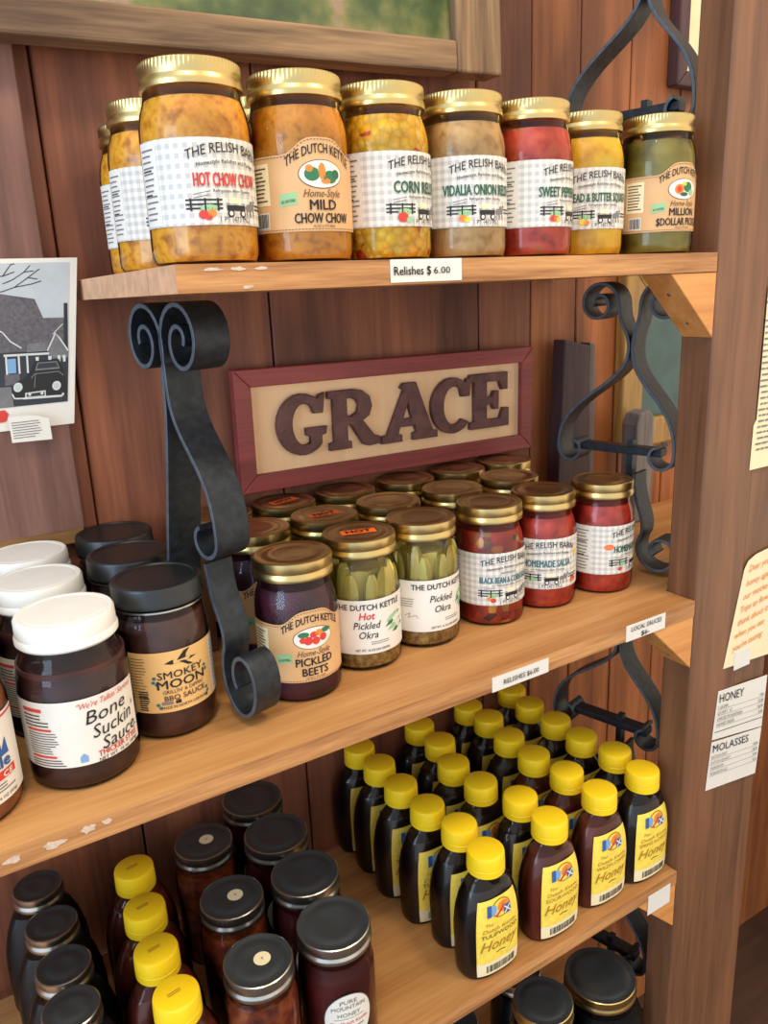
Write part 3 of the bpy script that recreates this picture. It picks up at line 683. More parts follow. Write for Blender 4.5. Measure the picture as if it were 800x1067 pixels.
# ------------------------------------------------------------------ GRACE sign
def sign():
    x0, x1, z0, z1 = .3375, .8025, H - .2350, H - .0855; yb = YW - .0008; y0 = yb - .016; w = .0215
    cx = (x0 + x1) / 2; t = empty('wooden_sign', (cx, yb, z0)); tag(t, 'red-framed wooden sign reading GRACE hung on back wall above the jars', 'sign')
    t.rotation_euler = (0, .013, 0)
    hx = (x1 - x0) / 2; hz = z1 - z0
    MB().box(-hx + .01, hx - .01, -.008, -.0006, .008, hz - .008, M_tan).build('sign_panel', t, smooth=0)
    def rail(pts): MB().prism(pts, 'y', -.016, -.0004, M_redw).build('frame_rail', t, smooth=0, bevel=.0015)
    rail([(-hx, 0), (hx, 0), (hx - w, w), (-hx + w, w)]); rail([(hx, 0), (hx, hz), (hx - w, hz - w), (hx - w, w)])
    rail([(hx, hz), (-hx, hz), (-hx + w, hz - w), (hx - w, hz - w)]); rail([(-hx, hz), (-hx, 0), (-hx + w, w), (-hx + w, hz - w)])
    def letter(splines, xa, xb, za, zb_):
        cu = bpy.data.curves.new('letter', 'CURVE'); cu.dimensions = '2D'; cu.fill_mode = 'BOTH'; cu.extrude = .0030; cu.bevel_depth = .0011; cu.bevel_resolution = 1
        for pts in splines:
            s = cu.splines.new('POLY'); s.points.add(len(pts) - 1); s.use_cyclic_u = True
            for p, q in zip(s.points, pts): p.co = ((xa + (xb - xa) * q[0]), (za + (zb_ - za) * q[1]), 0, 1)
        ob = bpy.data.objects.new('letter', cu); COL.objects.link(ob)
        me = bpy.data.meshes.new_from_object(ob.evaluated_get(bpy.context.evaluated_depsgraph_get()))
        bpy.data.objects.remove(ob)
        me.materials.clear(); me.materials.append(M_letter)
        o = bpy.data.objects.new('letter', me); COL.objects.link(o); o.parent = t; o.rotation_euler = (pi / 2, 0, 0); o.location = (0, -.0122, 0)
    arc = lambda cx_, cy, rx, ry, a0, a1, n=18: [(cx_ + rx * cos(radians(a0 + (a1 - a0) * i / n)), cy + ry * sin(radians(a0 + (a1 - a0) * i / n))) for i in range(n + 1)]
    Cs = arc(.52, .5, .50, .50, 48, 318) + arc(.56, .5, .28, .37, 312, 55) + [(.76, .66), (.92, .66), (.97, .98), (.88, .95)]
    Gs = arc(.50, .5, .49, .50, 50, 300) + [(.80, .10), (.86, .16), (.86, .30), (.95, .32), (.97, .42), (.58, .42), (.58, .32), (.66, .30), (.66, .18)] + arc(.54, .5, .26, .36, 296, 55) + [(.74, .68), (.90, .68), (.95, .98), (.86, .95)]
    Rs = [(0, 0), (.40, 0), (.40, .10), (.33, .12), (.33, .42), (.42, .42), (.66, .04), (.76, 0), (1, .02), (.98, .13), (.88, .16), (.64, .46), (.78, .54), (.84, .70), (.80, .86), (.66, .97), (.50, 1), (0, 1), (0, .90), (.09, .88), (.09, .12), (0, .10)]
    Rh = [(.33, .54), (.33, .88), (.46, .88), (.56, .82), (.60, .72), (.56, .60), (.46, .54)]
    As = [(0, 0), (.34, 0), (.34, .10), (.27, .12), (.31, .26), (.60, .26), (.64, .12), (.57, .10), (.57, 0), (1, 0), (1, .10), (.92, .12), (.62, 1), (.40, 1), (.36, .94), (.42, .90), (.10, .12), (0, .10)]
    Ah = [(.36, .37), (.47, .72), (.56, .37)]
    Es = [(0, 0), (1, 0), (1, .32), (.88, .32), (.80, .13), (.40, .13), (.40, .44), (.58, .44), (.62, .34), (.72, .34), (.72, .66), (.62, .66), (.58, .56), (.40, .56), (.40, .87), (.76, .87), (.84, .70), (.96, .70), (.96, 1), (0, 1), (0, .90), (.11, .88), (.11, .12), (0, .10)]
    b = H - .1945 - z0; tp = H - .121 - z0
    letter([Gs], .3895 - cx, .459 - cx, b - .0015, tp); letter([Rs, Rh], .4625 - cx, .536 - cx, b - .001, tp - .001); letter([As, Ah], .540 - cx, .628 - cx, b - .002, tp)
    letter([Cs], .6195 - cx, .690 - cx, b - .001, tp + .001); letter([Es], .688 - cx, .756 - cx, b, tp + .002)
sign()

# ------------------------------------------------------------------ top shelf: relish jars
VEG = [(-18, 7, 3, M_red), (-12, 8, 2.6, M_orange), (-15, 5.5, 2.4, M_red)]
relg = None
hotchow = jar('relish_jar', F_chow, relish_art('HOT CHOW CHOW', M_red, VEG))
cabb = [(-8, 0, 6, 5, M_green), (7, -2, 6, 4.6, M_green), (0, 2, 3, 6, M_orange), (-10, 4, 3, 2.6, M_orange), (12, 0, 3.4, 3.4, M_dgreen), (3, -5, 4, 2, M_orange)]
mild = jar('relish_jar', F_mild, kraft_art([('MILD', 19), ('CHOW CHOW', 40)], cabb), z0=.022)
corn = jar('relish_jar', F_corn, relish_art('CORN RELISH', M_dgreen, [(-16, 7, 4, M_red), (-10, 5, 2.6, M_lgreen)]))
onion = jar('relish_jar', F_onion, relish_art('VIDALIA ONION RELISH', M_dgreen, [(-16, 7, 3, M_orange), (-12, 6, 2.4, M_yink)], 72, 9))
pepper = jar('relish_jar', F_pepper, relish_art('SWEET PEPPER RELISH', M_dgreen, [(-17, 7, 3, M_red), (-13, 7, 2.6, M_orange), (-11, 6, 2, M_yink)], 68, 9))
bread = jar('pickle_jar', F_bread, relish_art('BREAD & BUTTER SQUASH', M_dgreen, [(-16, 7, 3, M_yink), (-12, 6, 2.6, M_orange)], 70, 8.4))
pick = [(-6, 0, 5.4, 5, M_orange), (-6, 0, 3, 3, M_red), (5, 2, 6, 5, M_green), (10, -3, 4, 3, M_lgreen), (0, -5, 5, 2, M_dgreen), (0, 5, 3, 2, M_yink)]
mill = jar('pickle_jar', F_mill, kraft_art([('MILLION', 28), ('$DOLLAR PICKLES', 50)], pick), z0=.022)
LT = [(hotchow, (.2245, .6135), 6, 'gold-lidded jar of hot chow chow, frontmost at left end of top shelf'),
      (hotchow, (.2330, .742), 6, 'gold-lidded hot chow chow jar directly behind the leftmost front jar'),
      (hotchow, (.2480, .838), 6, 'hot chow chow jar farthest back at the left end of top shelf'),
      (mild, (.3093, .6160), -2, 'gold-lidded mild chow chow jar with tan label, second along top shelf front'),
      (mild, (.3170, .7050), 0, 'jar hidden behind the mild chow chow, only gold lid edge showing'),
      (corn, (.3915, .6200), 12, 'jar of yellow corn relish above the Relishes price tag'),
      (onion, (.4752, .6190), -14, 'jar of pale brown onion relish between corn and red pepper relish'),
      (pepper, (.5575, .6190), 14, 'jar of red sweet pepper relish with gingham label on top shelf'),
      (bread, (.6520, .6400), -24, 'jar of bright yellow bread and butter squash pickles on top shelf'),
      (mill, (.7385, .6200), -6, 'jar of olive green pickles with tan label at right end of top shelf')]
for pr, (x, y), f, lb in LT: put(pr, used, (x, y, ZT + G), f, lb, 'jar')

# ------------------------------------------------------------------ middle shelf
def sticker(lid_parent, z, rot=.25):
    a = Art(); pts = [(-14, -6), (14, -6), (15, -5), (15, 5), (14, 6), (-14, 6), (-15, 5), (-15, -5)]
    a.poly(pts, M_hot, 0); a.text('HOT', 0, -3.6, 7.2, M_ink, 21, .03)
    c, s = cos(rot), sin(rot)
    return a.wrap(lambda u, v, d: ((u * c - v * s) * .00125, (u * s + v * c) * .00125, z + d + .0002), 'sticker', lid_parent)
midlid = lambda p: lid_gold(p, .1215)
beet_v = [(-5, -2, 4, 4, M_red), (2, -3, 3.6, 3.6, M_red), (9, -1, 3.6, 3.6, M_red), (0, 3, 3.4, 3, M_red), (5, 4, 3.6, 3, M_orange), (-9, 4, 5, 2.6, M_green), (12, 5, 5, 2.4, M_green), (-10, -1, 2.8, 2.8, M_red)]
beets = jar('pickle_jar', F_beet, kraft_art([('PICKLED', 30), ('BEETS', 21)], beet_v), z0=.022, lidfn=midlid, ls=1.09)
def okra_jar(hot):
    t = empty('pickle_jar')
    MB().lathe(PINT, M_glass, 40).build('glass_jar', t)
    mb = MB(); mb.lathe([(.032, .0016), (.0385, .004), (.0394, .010), (.0394, .026), (.0390, .028), (.001, .0285)], F_okbase, 36); mb.build('brine', t)
    MB().lathe([(.024, .029), (.025, .104)], F_okra, 18, knurl=(0, 1, .004)).build('okra_core', t)
    for k in range(13):
        a = 2 * pi * k / 13 + .1; r = .0312; h = .070 + .006 * ((k * 7) % 3); z = .030
        m = MB(); m.lathe([(.003, 0), (.0066, .006), (.0078, .02), (.0077, h - .014), (.0070, h - .006), (.0048, h), (.003, h + .003)], F_okra, 10, knurl=(0, 1, .0012))
        o = m.build('okra_pod', t, (r * sin(a), -r * cos(a), z)); o.rotation_euler = (.05 * sin(k * 2.1), .05 * cos(k * 1.3), k)
    l = lid_gold(t, .1215)
    if hot: sticker(l, .1406, .10)
    c = cyl(.0408, .020); okra_art(hot).wrap(lambda u, v, d: c(u * 1.1, v * 1.1, d), 'paper_label', t)
    return t
hotokra, okra = okra_jar(True), okra_jar(False)
blackb = jar('salsa_jar', F_black, relish_art('BLACK BEAN & CORN SALSA', M_teal, [(-14, 6, 2.6, M_red), (-18, 8, 2, M_orange)], 62, 7.2, 'HOMEMADE'), lidfn=midlid, ls=1.09)
salsa = jar('salsa_jar', F_salsa, relish_art('HOMEMADE SALSA', M_teal, [(36, 8, 3.4, M_red), (34, 6, 2.4, M_orange), (40, 38, 3, M_yink)], 54, 8), lidfn=midlid, ls=1.09)
hotsal = jar('salsa_jar', F_salsa, relish_art('HOMEMADE SALSA', M_dgreen, [(-16, 6, 2.4, M_red)], 54, 8, badge=-30), lidfn=midlid, ls=1.09)
r1, r2, r3 = 'front', 'second', 'third'
MS = [(beets, .3010, .6700, -4, 'jar of pickled beets with tan label in front, right of the iron bracket'),
      (beets, .3065, .7755, -4, 'pickled beets jar right behind the front beets jar'),
      (beets, .2970, .8580, 0, 'pickled beets jar farthest back, at the wall behind the iron bracket'),
      (hotokra, .3860, .6880, -22, 'front jar of hot pickled okra, HOT sticker on its lid'),
      (hotokra, .3905, .7730, -10, 'second hot okra jar back, HOT sticker on its lid'),
      (hotokra, .3795, .8570, 8, 'hot okra jar with HOT sticker under the left part of sign'),
      (okra, .4690, .6945, -2, 'front jar of plain pickled okra with white label'),
      (okra, .4790, .7765, 0, 'plain pickled okra jar directly behind the front okra jar'),
      (okra, .4660, .8590, 4, 'plain okra jar farthest back, under the R of sign'),
      (blackb, .5660, .6945, -12, 'jar of black bean and corn salsa, front of its row'),
      (blackb, .5740, .7765, 0, 'bean and corn salsa jar second back from the shelf front'),
      (blackb, .5580, .8590, 0, 'bean and corn salsa jar at the wall under the A of sign'),
      (salsa, .6500, .6940, -38, 'front jar of smooth red salsa left of the rightmost salsa jar'),
      (salsa, .6670, .7775, 0, 'red salsa jar second back, lid showing left of the iron bracket'),
      (salsa, .6440, .8590, 0, 'red salsa jar at the wall under the C of sign'),
      (salsa, .7280, .8590, 0, 'red salsa jar at the wall under the E of sign'),
      (hotsal, .7420, .6850, 14, 'rightmost jar of red salsa, with orange badge on label')]
for pr, x, y, f, lb in MS: put(pr, used, (x, y, ZM + G), f, lb, 'jar')

# brown sauces at the left
SP = [(.037, 0), (.0422, .0012), (.0446, .006), (.045, .012), (.045, .084), (.0442, .094), (.0415, .104), (.0382, .110), (.0370, .114), (.0366, .1255)]
def white_lid(p):
    z, r, h = .1195, .0400, .0225; mb = MB()
    mb.lathe([(r - .001, z), (r + .0006, z + .002), (r + .0006, z + .006), (r - .0008, z + .008), (r - .0004, z + .010), (r - .0008, z + h - .002), (r - .0022, z + h), (r - .0055, z + h), (r - .0065, z + h - .0012), (r - .0075, z + h - .0002), (.001, z + h + .0004)], M_white, 100, knurl=(z + .0095, z + h - .0019, .0005)); return mb.build('lid', p)
bone = jar('sauce_jar', F_bone, bone_art(), SP, white_lid, .045, .023, .104)
KP = [(.034, 0), (.039, .0012), (.0416, .006), (.0420, .012), (.0420, .092), (.0414, .102), (.0392, .112), (.0375, .117), (.0370, .121), (.0370, .129)]
def black_lid(p):
    z, r, h = .1240, .0405, .0195; mb = MB()
    mb.lathe([(r - .002, z - .003), (r, z - .0028), (r, z - .0012), (r - .002, z - .001)], M_silv, 60)
    mb.lathe([(r - .001, z), (r + .0002, z + .001), (r + .0004, z + .005), (r - .0003, z + .0065), (r - .0004, z + h - .003), (r - .0014, z + h - .0008), (r - .003, z + h), (r - .006, z + h), (r - .0072, z + h - .0012), (.001, z + h - .001)], M_black, 60); return mb.build('lid', p)
smok = jar('sauce_jar', F_smok, smoky_art(), KP, black_lid, .0420, .028, .113)
blue = jar('sauce_jar', F_orng, blueflame_art(), SP, white_lid, .045, .016, .106)
LS = [(bone, .0870, .6545, 6, 'front white-lidded jar of thick brown sauce with white label'),
      (bone, .0820, .7530, 4, 'white-lidded brown sauce jar, second back in its column'),
      (bone, .0860, .8440, 4, 'white-lidded brown sauce jar farthest back, near the wall ledge'),
      (smok, .1715, .6840, 2, 'front black-lidded jar of barbecue sauce with tan swallow label'),
      (smok, .1700, .7720, 2, 'black-lidded barbecue sauce jar, second back in its column'),
      (smok, .1765, .8560, 2, 'black-lidded barbecue sauce jar farthest back, at the wall'),
      (blue, -.0100, .6450, 0, 'orange brown sauce jar with blue flame label, cut by left frame edge'),
      (blue, -.0095, .7420, 0, 'orange brown sauce jar behind the blue flame jar at left edge')]
for pr, x, y, f, lb in LS: put(pr, used, (x, y, ZM + G), f, lb, 'jar')
wb = MB(); wb.box(-.0125, .0125, -.012, .012, 0, .131, M_post, .1); wb = wb.build('wood_block', None, (.2470, .808, ZM + G), 0, .002)
tag(wb, 'small brown wooden block standing behind the left iron bracket', 'block')

# ------------------------------------------------------------------ third shelf: honey bottles
SXA, SYB = .0418, .0254
BP = [(.80, 0), (.91, .0015), (.965, .008), (.985, .026), (.98, .036), (.99, .046), (1.0, .056), (.995, .068), (.97, .080), (.92, .092), (.84, .104), (.72, .115), (.57, .1245)]
def bottle_mesh(d, m, ztop=None, grip=True):
    rows = []
    for i, (s, z) in enumerate(BP):
        if ztop and z > ztop: break
        rows.append((SXA * s - d, SYB * s - d, z + (d if i == 0 else 0)))
    if not ztop: rows += [(.0180, .0150, .1285), (.0170, .0155, .138)]
    vs = []; fs = []; n = 44
    for a_, b_, z in rows:
        for k in range(n):
            t = 2 * pi * k / n; p = 2.5 if z < .12 else 2.
            q = (abs(cos(t)) ** p + abs(sin(t)) ** p) ** (-1 / p); g = 0
            vs.append((a_ * q * cos(t), b_ * q * sin(t), z))
    for i in range(len(rows) - 1):
        for k in range(n): fs.append((i * n + k, i * n + (k + 1) % n, (i + 1) * n + (k + 1) % n, (i + 1) * n + k))
    fs.append(tuple(range(n))[::-1]); fs.append(tuple((len(rows) - 1) * n + k for k in range(n)))
    return MB().add(vs, fs, m)
# arc-length table of the bottle's front at the given height
def bottle_fn(z0):
    def pt(t, s, o):
        p = 2.5; q = (abs(cos(t)) ** p + abs(sin(t)) ** p) ** (-1 / p)
        return (SXA * s + o) * q * cos(t), (SYB * s + o) * q * sin(t)
    tab = [(0., 0.)]; N_ = 200; prev = pt(-pi / 2, 1, 0)
    for i in range(1, N_ + 1):
        t = -pi / 2 + (pi / 2) * i / N_; c = pt(t, 1, 0); tab.append((tab[-1][0] + hypot(c[0] - prev[0], c[1] - prev[1]), (pi / 2) * i / N_)); prev = c
    def ang(L):
        L = min(L, tab[-1][0])
        for (a, b), (c, d) in zip(tab, tab[1:]):
            if L <= c: return b + (d - b) * (L - a) / (c - a)
        return pi / 2
    def f(u, v, o):
        z = z0 + v * .001; s = BP[-1][0]
        for (a, za), (b, zb) in zip(BP, BP[1:]):
            if za <= z <= zb: s = a + (b - a) * (z - za) / (zb - za); break
        an = ang(abs(u) * .001) * (1 if u >= 0 else -1)
        x, y = pt(-pi / 2 + an, s, o + .0007)
        return (x, y, z)
    return f
def cap(p, z=.1310, stamp=False):
    r, h = .0222, .0260; mb = MB()
    mb.lathe([(r - .001, z), (r, z + .0008), (r, z + .0085), (r - .0006, z + .009), (r - .0006, z + .0096), (r, z + .010), (r - .0004, z + h - .004), (r - .0012, z + h - .0012), (r - .0032, z + h), (.001, z + h)], M_yel, 72)
    o = mb.build('cap', p)
    if stamp:
        a = Art(); a.bars(-8, 8, -2.4, 2.4, 2, M_gold2, 1, .5, 5); a.wrap(lambda u, v, d: (u * .001, v * .001, z + h + d + .0002), 'date_stamp', o)
    return o
def honey(cont, art, name='honey_bottle', stamp=False):
    t = empty(name); bottle_mesh(0, M_plast).build('bottle', t, smooth=50); bottle_mesh(.0012, cont, .116).build('honey', t, smooth=50)
    cap(t, stamp=stamp)
    if art: 
        sub = Art()
        for vs, fs, m, lay in art.items: sub.items.append(([(u * 1.5, v * 1.28) for u, v in vs], fs, m, lay))
        sub.wrap(bottle_fn(.006), 'paper_label', t)
    return t
hA = honey(F_dark, honey_art('TULIPWOOD')); hB = honey(F_amber, honey_art('SOURWOOD')); hC = honey(F_amber, honey_art('WILDFLOWER')); hD = honey(F_dark, honey_art('SPRING BLOSSOM'))
hG = 'yellow-capped honey bottles on the third shelf'
cols = [([.4824, .4851, .4752, .4719, .4736, .4715], [.603, .656, .709, .765, .821, .872], [hA] * 6, 'leftmost column'),
        ([.5813, .5808, .5597, .5565, .5738, .5744], [.603, .655, .708, .763, .818, .871], [hB, hA, hA, hA, hA, hA], 'second column'),
        ([.6706, .6671, .6584, .6611, .6704, .6666], [.607, .661, .715, .770, .827, .872], [hC, hC, hC, hA, hA, hA], 'third column'),
        ([.7480, .7540, .7442, .7459, .7466, .7542], [.605, .657, .710, .764, .821, .872], [hD, hD, hA, hA, hA, hA], 'rightmost column')]
names = ['frontmost', 'second from the front', 'third from the front', 'fourth from the front', 'fifth from the front', 'backmost']
kindn = {0: 'dark honey', 1: 'dark honey'}
for xs, ys, pr, cn in cols:
    for i, (x, y, p) in enumerate(zip(xs, ys, pr)):
        tone = 'reddish amber' if p in (hB, hC) else 'dark'
        put(p, used, (x, y, ZL + G), 0, '%s honey bottle with yellow cap, %s in the %s' % (tone, names[i], cn), 'bottle', hG)

# wide oval bottles and honey jars at the left of the third shelf
amberb = honey(F_amber, None, stamp=True)
for i, (x, y) in enumerate(((.1236, .6146), (.1231, .6771), (.1294, .7408), (.1364, .8087))):
    put(amberb, used, (x, y, ZL + G), 8, 'small honey bottle under a yellow stamped cap at lower left, %s' % names[[0, 1, 2, 5][i]], 'bottle', 'stamped yellow-capped bottles at lower left')
def jar_mesh(R, h, neck):
    return [(R * .86, 0), (R * .96, .0012), (R, .006), (R, h - .048), (R * .985, h - .040), (R * .93, h - .032), (neck + .001, h - .026), (neck - .001, h - .021), (neck - .001, h - .014)]
def honeyjar(R, h, neck, cont, dot, art, name='honey_jar', mats=(None, None)):
    t = empty(name); pf = jar_mesh(R, h, neck)
    MB().lathe(pf, M_glass, 40).build('glass_jar', t); MB().lathe(inner(pf, ztop=h - .027), cont, 40).build('honey', t)
    l = lid_gold(t, h - .019, neck + .0015, .019, mats)
    if dot:
        a = Art(); a.ell(0, 0, 8.5, 8.5, M_cream, 0, 17); a.text('$', 0, -1.5, 3, M_grey); a.wrap(lambda u, v, d: (u * .001 + .004, v * .001 - .001, h + d - .0001), 'price_dot', l)
    if art: art.wrap(cyl(R, .032), 'paper_label', t)
    return t
oval = Art(); oval.ell(0, 32, 26, 32, M_grey, 0, 25).ell(0, 32, 25.2, 31.2, M_paper, 1, 25)
oval.text('PURE', 0, 52, 5, M_grey, 18, 0, arc=1).text('MOUNTAIN', 0, 44.5, 5, M_grey, 36, 0, arc=1.5).text('HONEY', 0, 37, 5, M_grey, 24, 0)
oval.rect(-16, 16, 34, 34.5, M_grey, 2).text('The Dutch Kettle', 0, 27, 4.2, M_red, 40, 0, .2).bars(-18, 18, 12, 24, 3, M_grey, 2, .35, 3)
mount = honeyjar(.0400, .150, .0370, F_mount, False, oval, mats=(M_silv, M_silvt))
for i, (x, y) in enumerate(((.2885, .6120), (.2968, .6945), (.2984, .7765), (.3018, .8580))):
    put(mount, used, (x, y, ZL + G), -12, 'plain dark-lidded jar of reddish mountain honey, %s in its column' % names[[0, 1, 2, 5][i]], 'jar', 'mountain honey jars on the third shelf')
comb = honeyjar(.0375, .150, .0330, F_comb, True, None, mats=(M_silv, M_silvt))
for i, (x, y) in enumerate(((.2045, .6123), (.2145, .7073), (.2201, .8129))):
    put(comb, used, (x, y, ZL + G), 15 * i, 'honey comb jar with round white price dot on lid, %s of three' % ['frontmost', 'middle one', 'backmost'][i], 'jar', 'dot-lidded comb honey jars')
def flask():
    t = empty('molasses_bottle'); pf = [(.88, 0), (.97, .0015), (1., .008), (1., .062), (.96, .082), (.84, .105), (.68, .122)]
    def body(d, m, top):
        rows = [(.045 * s - d, .0265 * s - d, z + (d if not z else 0)) for s, z in pf]
        if top: rows += [(.0255, .0245, .129), (.0245, .0245, .138)]
        n = 40; vs = [(a * cos(2 * pi * k / n), b * sin(2 * pi * k / n), z) for a, b, z in rows for k in range(n)]
        fs = [(i * n + k, i * n + (k + 1) % n, (i + 1) * n + (k + 1) % n, (i + 1) * n + k) for i in range(len(rows) - 1) for k in range(n)]
        fs += [tuple(range(n))[::-1], tuple((len(rows) - 1) * n + k for k in range(n))]
        return MB().add(vs, fs, m)
    body(0, M_dkglass, True).build('glass_bottle', t, smooth=50); body(.0014, F_mol, False).build('molasses', t, smooth=50)
    lid_gold(t, .133, .0265, .017, (M_silv, M_silvt), 80); return t
fl = flask()
for i, (x, y) in enumerate(((.0384, .6606), (.0420, .7165), (.0420, .7815), (.0390, .8500))):
    put(fl, used, (x, y, ZL + G), 0, 'silver-lidded bottle of black molasses at lower left edge, %s in its row' % names[[0, 1, 2, 5][i]], 'bottle', 'black molasses bottles at lower left')

# ------------------------------------------------------------------ lowest shelf: big dark jars, tops only in view
def bigjar(R, h, neck, mats, name='dark_jar'):
    t = empty(name); pf = [(R * .86, 0), (R * .96, .002), (R, .010), (R, h - .07), (R * .97, h - .055), (R * .86, h - .038), (neck + .001, h - .028), (neck - .001, h - .022), (neck - .001, h - .012)]
    MB().lathe(pf, M_dkglass, 44).build('glass_jar', t); MB().lathe(inner(pf, .002, h - .03), F_mol, 44).build('contents', t); lid_gold(t, h - .020, neck + .0015, .020, mats); return t
b1 = bigjar(.062, .200, .0495, (M_gold, M_silvt)); put(b1, used, (.7194, .6380, ZB + G), 0, 'large dark jar with wide gold-rimmed lid at bottom right by the post', 'jar')
b2 = bigjar(.046, .245, .0385, (M_gold, M_silvt)); put(b2, used, (.5932, .6220, ZB + G), 0, 'dark jar with bright gold rim cut by the bottom edge of photo', 'jar')
b3 = bigjar(.041, .150, .0350, (M_silv, M_silvt)); put(b3, used, (.6587, .7500, ZB + G), 0, 'silver-ringed dark jar tucked under the honey shelf front edge', 'jar')
b4 = copy_tree(b3); b4.location = (.5229, .732, ZB + G); tag(b4, 'silver-ringed dark jar at the bottom edge, leftmost on the lowest shelf', 'jar')

# ------------------------------------------------------------------ price tags and papers
def card(name, x0, x1, z0, z1, y, label, cat, fill=None, mat=None, shape=None, th=.0006, group=None):
    """paper card facing -Y; art units are mm from its lower left corner"""
    t = empty(name, (x0, y, z0)); tag(t, label, cat, group)
    w, h = (x1 - x0) * 1000, (z1 - z0) * 1000
    pts = shape or [(0, 0), (w, 0), (w, h), (0, h)]
    MB().prism([(p * .001, q * .001) for p, q in pts], 'y', -th, -.0002, mat or M_paper).build('paper', t, smooth=0)
    if fill:
        a = Art(); fill(a, w, h); a.wrap(flatfn((0, -th, 0), (1, 0, 0), (0, 0, 1), (0, -1, 0)), 'lettering', t)
    return t
card('price_tag', .3636, .4366, H + .0055, H + .0238, YF, 'white tag reading Relishes $ 6.00 on front edge of top shelf', 'tag',
     lambda a, w, h: (a.text('Relishes $', 3, 5.8, 7.2, M_ink, 37, .014, align='L'), a.text('6.00', 43, 6.2, 5.8, M_ink, 17, .006, align='L')))
card('price_tag', .4672, .5448, H - .4030, H - .3865, YF, 'white strip reading RELISHES $6.00 on front edge of middle shelf', 'tag',
     lambda a, w, h: a.text('RELISHES $6.00', w / 2, 5.2, 5.8, M_ink, 48, .006, slope=0))
card('price_tag', .6650, .7320, H - .4030, H - .3830, YF, 'handwritten tag reading LOCAL SAUCES at right end of middle shelf', 'tag',
     lambda a, w, h: (a.text('LOCAL SAUCES', w / 2, 11.5, 5.8, M_ink, 52, .008, .15), a.text('$6-', w / 2 - 2, 2.2, 6, M_ink, 14, .012, .1)))
card('price_tag', .7300, .7740, H - .8200, H - .7895, YF, 'blank white tag hanging below the right end of the honey shelf', 'tag')
fpost = YF - .0004
def slant(fill, k):
    def f(a, w, h):
        fill(a, w, h); a.items[:] = [([(u, v - k * (u - 6)) for u, v in vs], fs, m, l) for vs, fs, m, l in a.items]
    return f
def honeysheet(a, w, h):
    a.text('HONEY', 9, h - 17, 13, M_ink, 52, 0, align='L')
    rows = ['1 LB JAR', 'QUART  12', 'LARGE MOUNTAIN', 'HONEY BEAR']; pr = ['7.00', '12.00', '16.00', '5.00']
    for i, (r, p) in enumerate(zip(rows, pr)):
        v = h - 26 - i * 8.6; a.text(r, 7, v, 5, M_grey, None, 0, align='L'); a.text(p, w - 4, v, 4.6, M_ink, None, 0, align='R'); a.rect(6, w - 4, v - 1.6, v - 1.2, M_grey, 2)
    a.rect(4, w - 2, h - 60.5, h - 59.7, M_ink, 2)
def molsheet(a, w, h):
    a.text('MOLASSES', 9, h - 19, 12, M_ink, 78, .004, align='L')
    for i, p in enumerate(('8.00', '14.00', '5.00', '9.00')):
        v = h - 28 - i * 8.4; a.text(['DUTCH PINT', 'DUTCH QUART', 'SORGHUM', 'SORGHUM LG'][i], 7, v, 4.6, M_grey, None, 0, align='L'); a.text(p, w - 4, v, 4.4, M_ink, None, 0, align='R'); a.rect(5, w - 5, v - 1.6, v - 1.2, M_grey, 2)
def lean(t, deg=-1.5): t.rotation_euler = (0, radians(deg), 0); return t
card('price_sheet', .8400, .9520, H - .6035, H - .5245, fpost, 'white printed sheet of HONEY prices on the post', 'sheet', slant(honeysheet, .12), shape=[(0, 9), (111, -9), (113, -9 + 79), (6, 79)])
card('price_sheet', .8340, .9480, H - .6780, H - .5950, fpost, 'white printed sheet of MOLASSES prices below the honey prices', 'sheet', slant(molsheet, .14), shape=[(0, 8), (112, -8), (117, 64), (6, 80)])
def handnote(a, w, h):
    for i, s in enumerate(('Dear you,', 'honey again from', 'our mother drips', 'Trips to flower', 'thank about it', 'when you see', "you're tasting")):
        a.text(s, 9 + (h - 22 - i * 18) * .21, h - 26 - i * 17.5, 9, M_orange, None, .0, .35, align='L', slope=.10)
n1 = card('paper_note', .8521, .9960, H - .4970, H - .3400, fpost, 'cream note with rounded top and orange handwriting on the post', 'note', handnote, M_cream,
     [(0, 3), (99, -4), (140, -6), (140, 157), (78, 153), (50, 150), (35, 144), (28, 134)])
tp = MB().box(0, .034, -.0012, -.0008, 0, .026, M_paper).build('tape', n1, (.022, 0, -.006), 0)
def longlist(a, w, h):
    rn = random.Random(4)
    for i in range(27):
        v = h - 12 - i * 7; u = 6 + rn.random() * 4
        while u < w - 8:
            q = 4 + rn.random() * 11; a.rect(u, min(u + q, w - 5), v, v + 2.2, M_grey, 2); u += q + 2
card('typed_page', .8732, 1.010, H - .2321, H - .0147, fpost, 'long typed cream page pinned high on the post', 'page', longlist, M_cream,
     [(0, 0), (130, 0), (130, 217), (7.5, 217), (7, 120), (6, 62), (1, 55)])

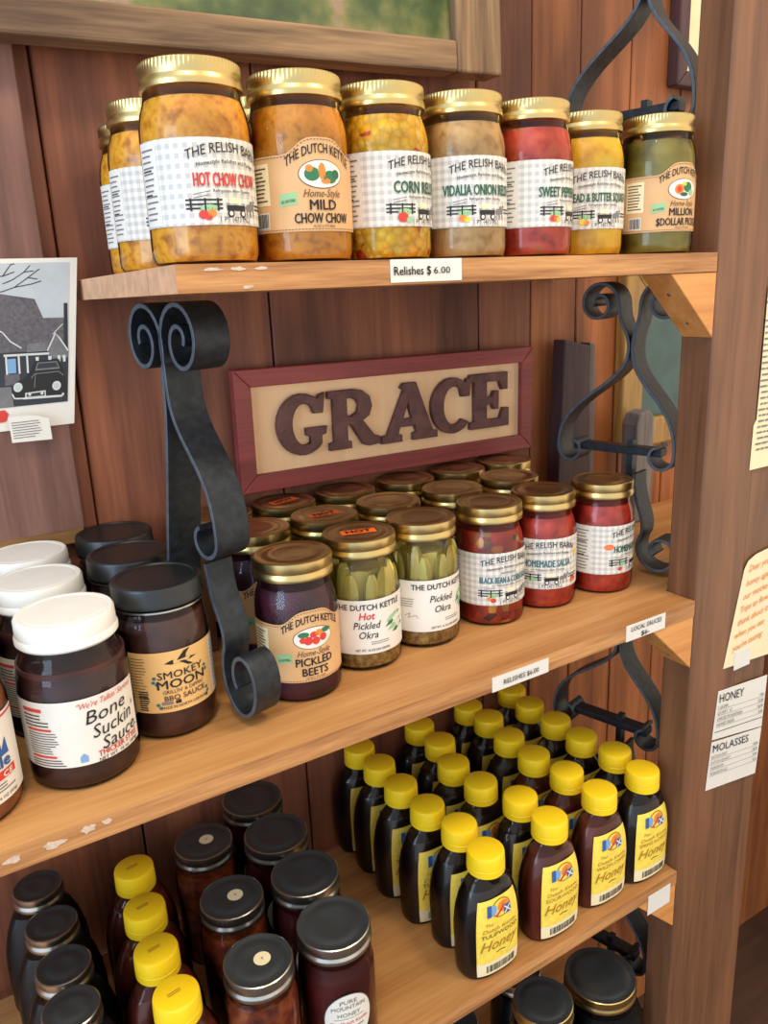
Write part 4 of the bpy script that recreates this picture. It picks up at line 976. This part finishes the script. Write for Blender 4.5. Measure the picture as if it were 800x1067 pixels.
# ------------------------------------------------------------------ things on the wall behind the right bracket
def small_frame(x0, x1, z0, z1, w, label, m_f, m_in, extra=None):
    t = empty('picture_frame', ((x0 + x1) / 2, YW, z0)); tag(t, label, 'picture'); hx = (x1 - x0) / 2; hz = z1 - z0
    for pts in ([(-hx, 0), (hx, 0), (hx - w, w), (-hx + w, w)], [(hx, 0), (hx, hz), (hx - w, hz - w), (hx - w, w)], [(hx, hz), (-hx, hz), (-hx + w, hz - w), (hx - w, hz - w)], [(-hx, hz), (-hx, 0), (-hx + w, w), (-hx + w, hz - w)]):
        MB().prism(pts, 'y', -.022, -.001, m_f).build('frame_rail', t, smooth=0, bevel=.003)
    MB().box(-hx + w, hx - w, -.010, -.004, w, hz - w, m_in).build('picture', t, smooth=0)
    if extra: MB().box(*extra, M_cream).build('mounted_card', t, smooth=0)
    return t
M_teal2 = plain('dark green picture', (58, 86, 82), .4, noise=.25, nscale=20)
small_frame(.992, 1.29, H - .270, H + .03, .046, 'gilt framed dark green picture on the wall behind the iron bracket', M_gilt, M_teal2, (.020, .06, -.013, -.0105, .12, .20))
small_frame(1.085, 1.30, H + .278, H + .55, .022, 'dark framed pale print on the wall at upper right beside the post', M_darkw, M_cream)
db = MB(); db.prism([(-.038, 0), (.038, 0), (.026, .288), (-.026, .300)], 'y', -.012, .012, M_darkw)
db = db.build('leaning_board', None, (.880, YW - .018, ZM + G), 0, .002); tag(db, 'dark board standing against the wall right of the sign', 'board')
gb = MB(); gb.prism([(-.006, 0), (.006, 0), (.002, .288), (-.010, .292)], 'y', -.010, .010, M_greyw)
gb = gb.build('narrow_plank', None, (.921, YW - .015, ZM + G), 0, .001); tag(gb, 'thin grey wooden plank leaning beside the dark board', 'plank')
wk = MB(); wk.prism([(-.022, 0), (.022, 0), (.020, .170), (.008, .182), (-.014, .178), (-.020, .160)], 'y', -.015, .015, M_greyw)
wk = wk.build('grey_block', None, (1.000, YW - .048, ZM + G), 0, .003); tag(wk, 'upright grey wooden block below the gilt framed picture', 'block')
tag(MB().box(.8590, 1.42, .70, YW - .001, ZM - TH, ZM, M_shelf).build('ledge_board', None, None, 0, .001), 'short wooden ledge behind the post carrying board, plank and block', 'ledge')
st = MB(); st.lathe([(.010, 0), (.011, .4), (.010, .9)], M_shelf, 16); st = st.build('stick', None, (1.50, .72, 0)); st.rotation_euler = (radians(-8), radians(-6), 0); tag(st, 'pale round stick leaning in the corner right of the post', 'stick')
cabm = wood('dark red cabinet', (70, 30, 26), (104, 48, 38), 'Z', 20, .5, .2)
tag(MB().box(1.60, 2.2, .56, YW - .002, 0, .85, cabm).build('cabinet', None, None, 0, .004), 'dark red wooden cabinet at lower right behind the post', 'cabinet')
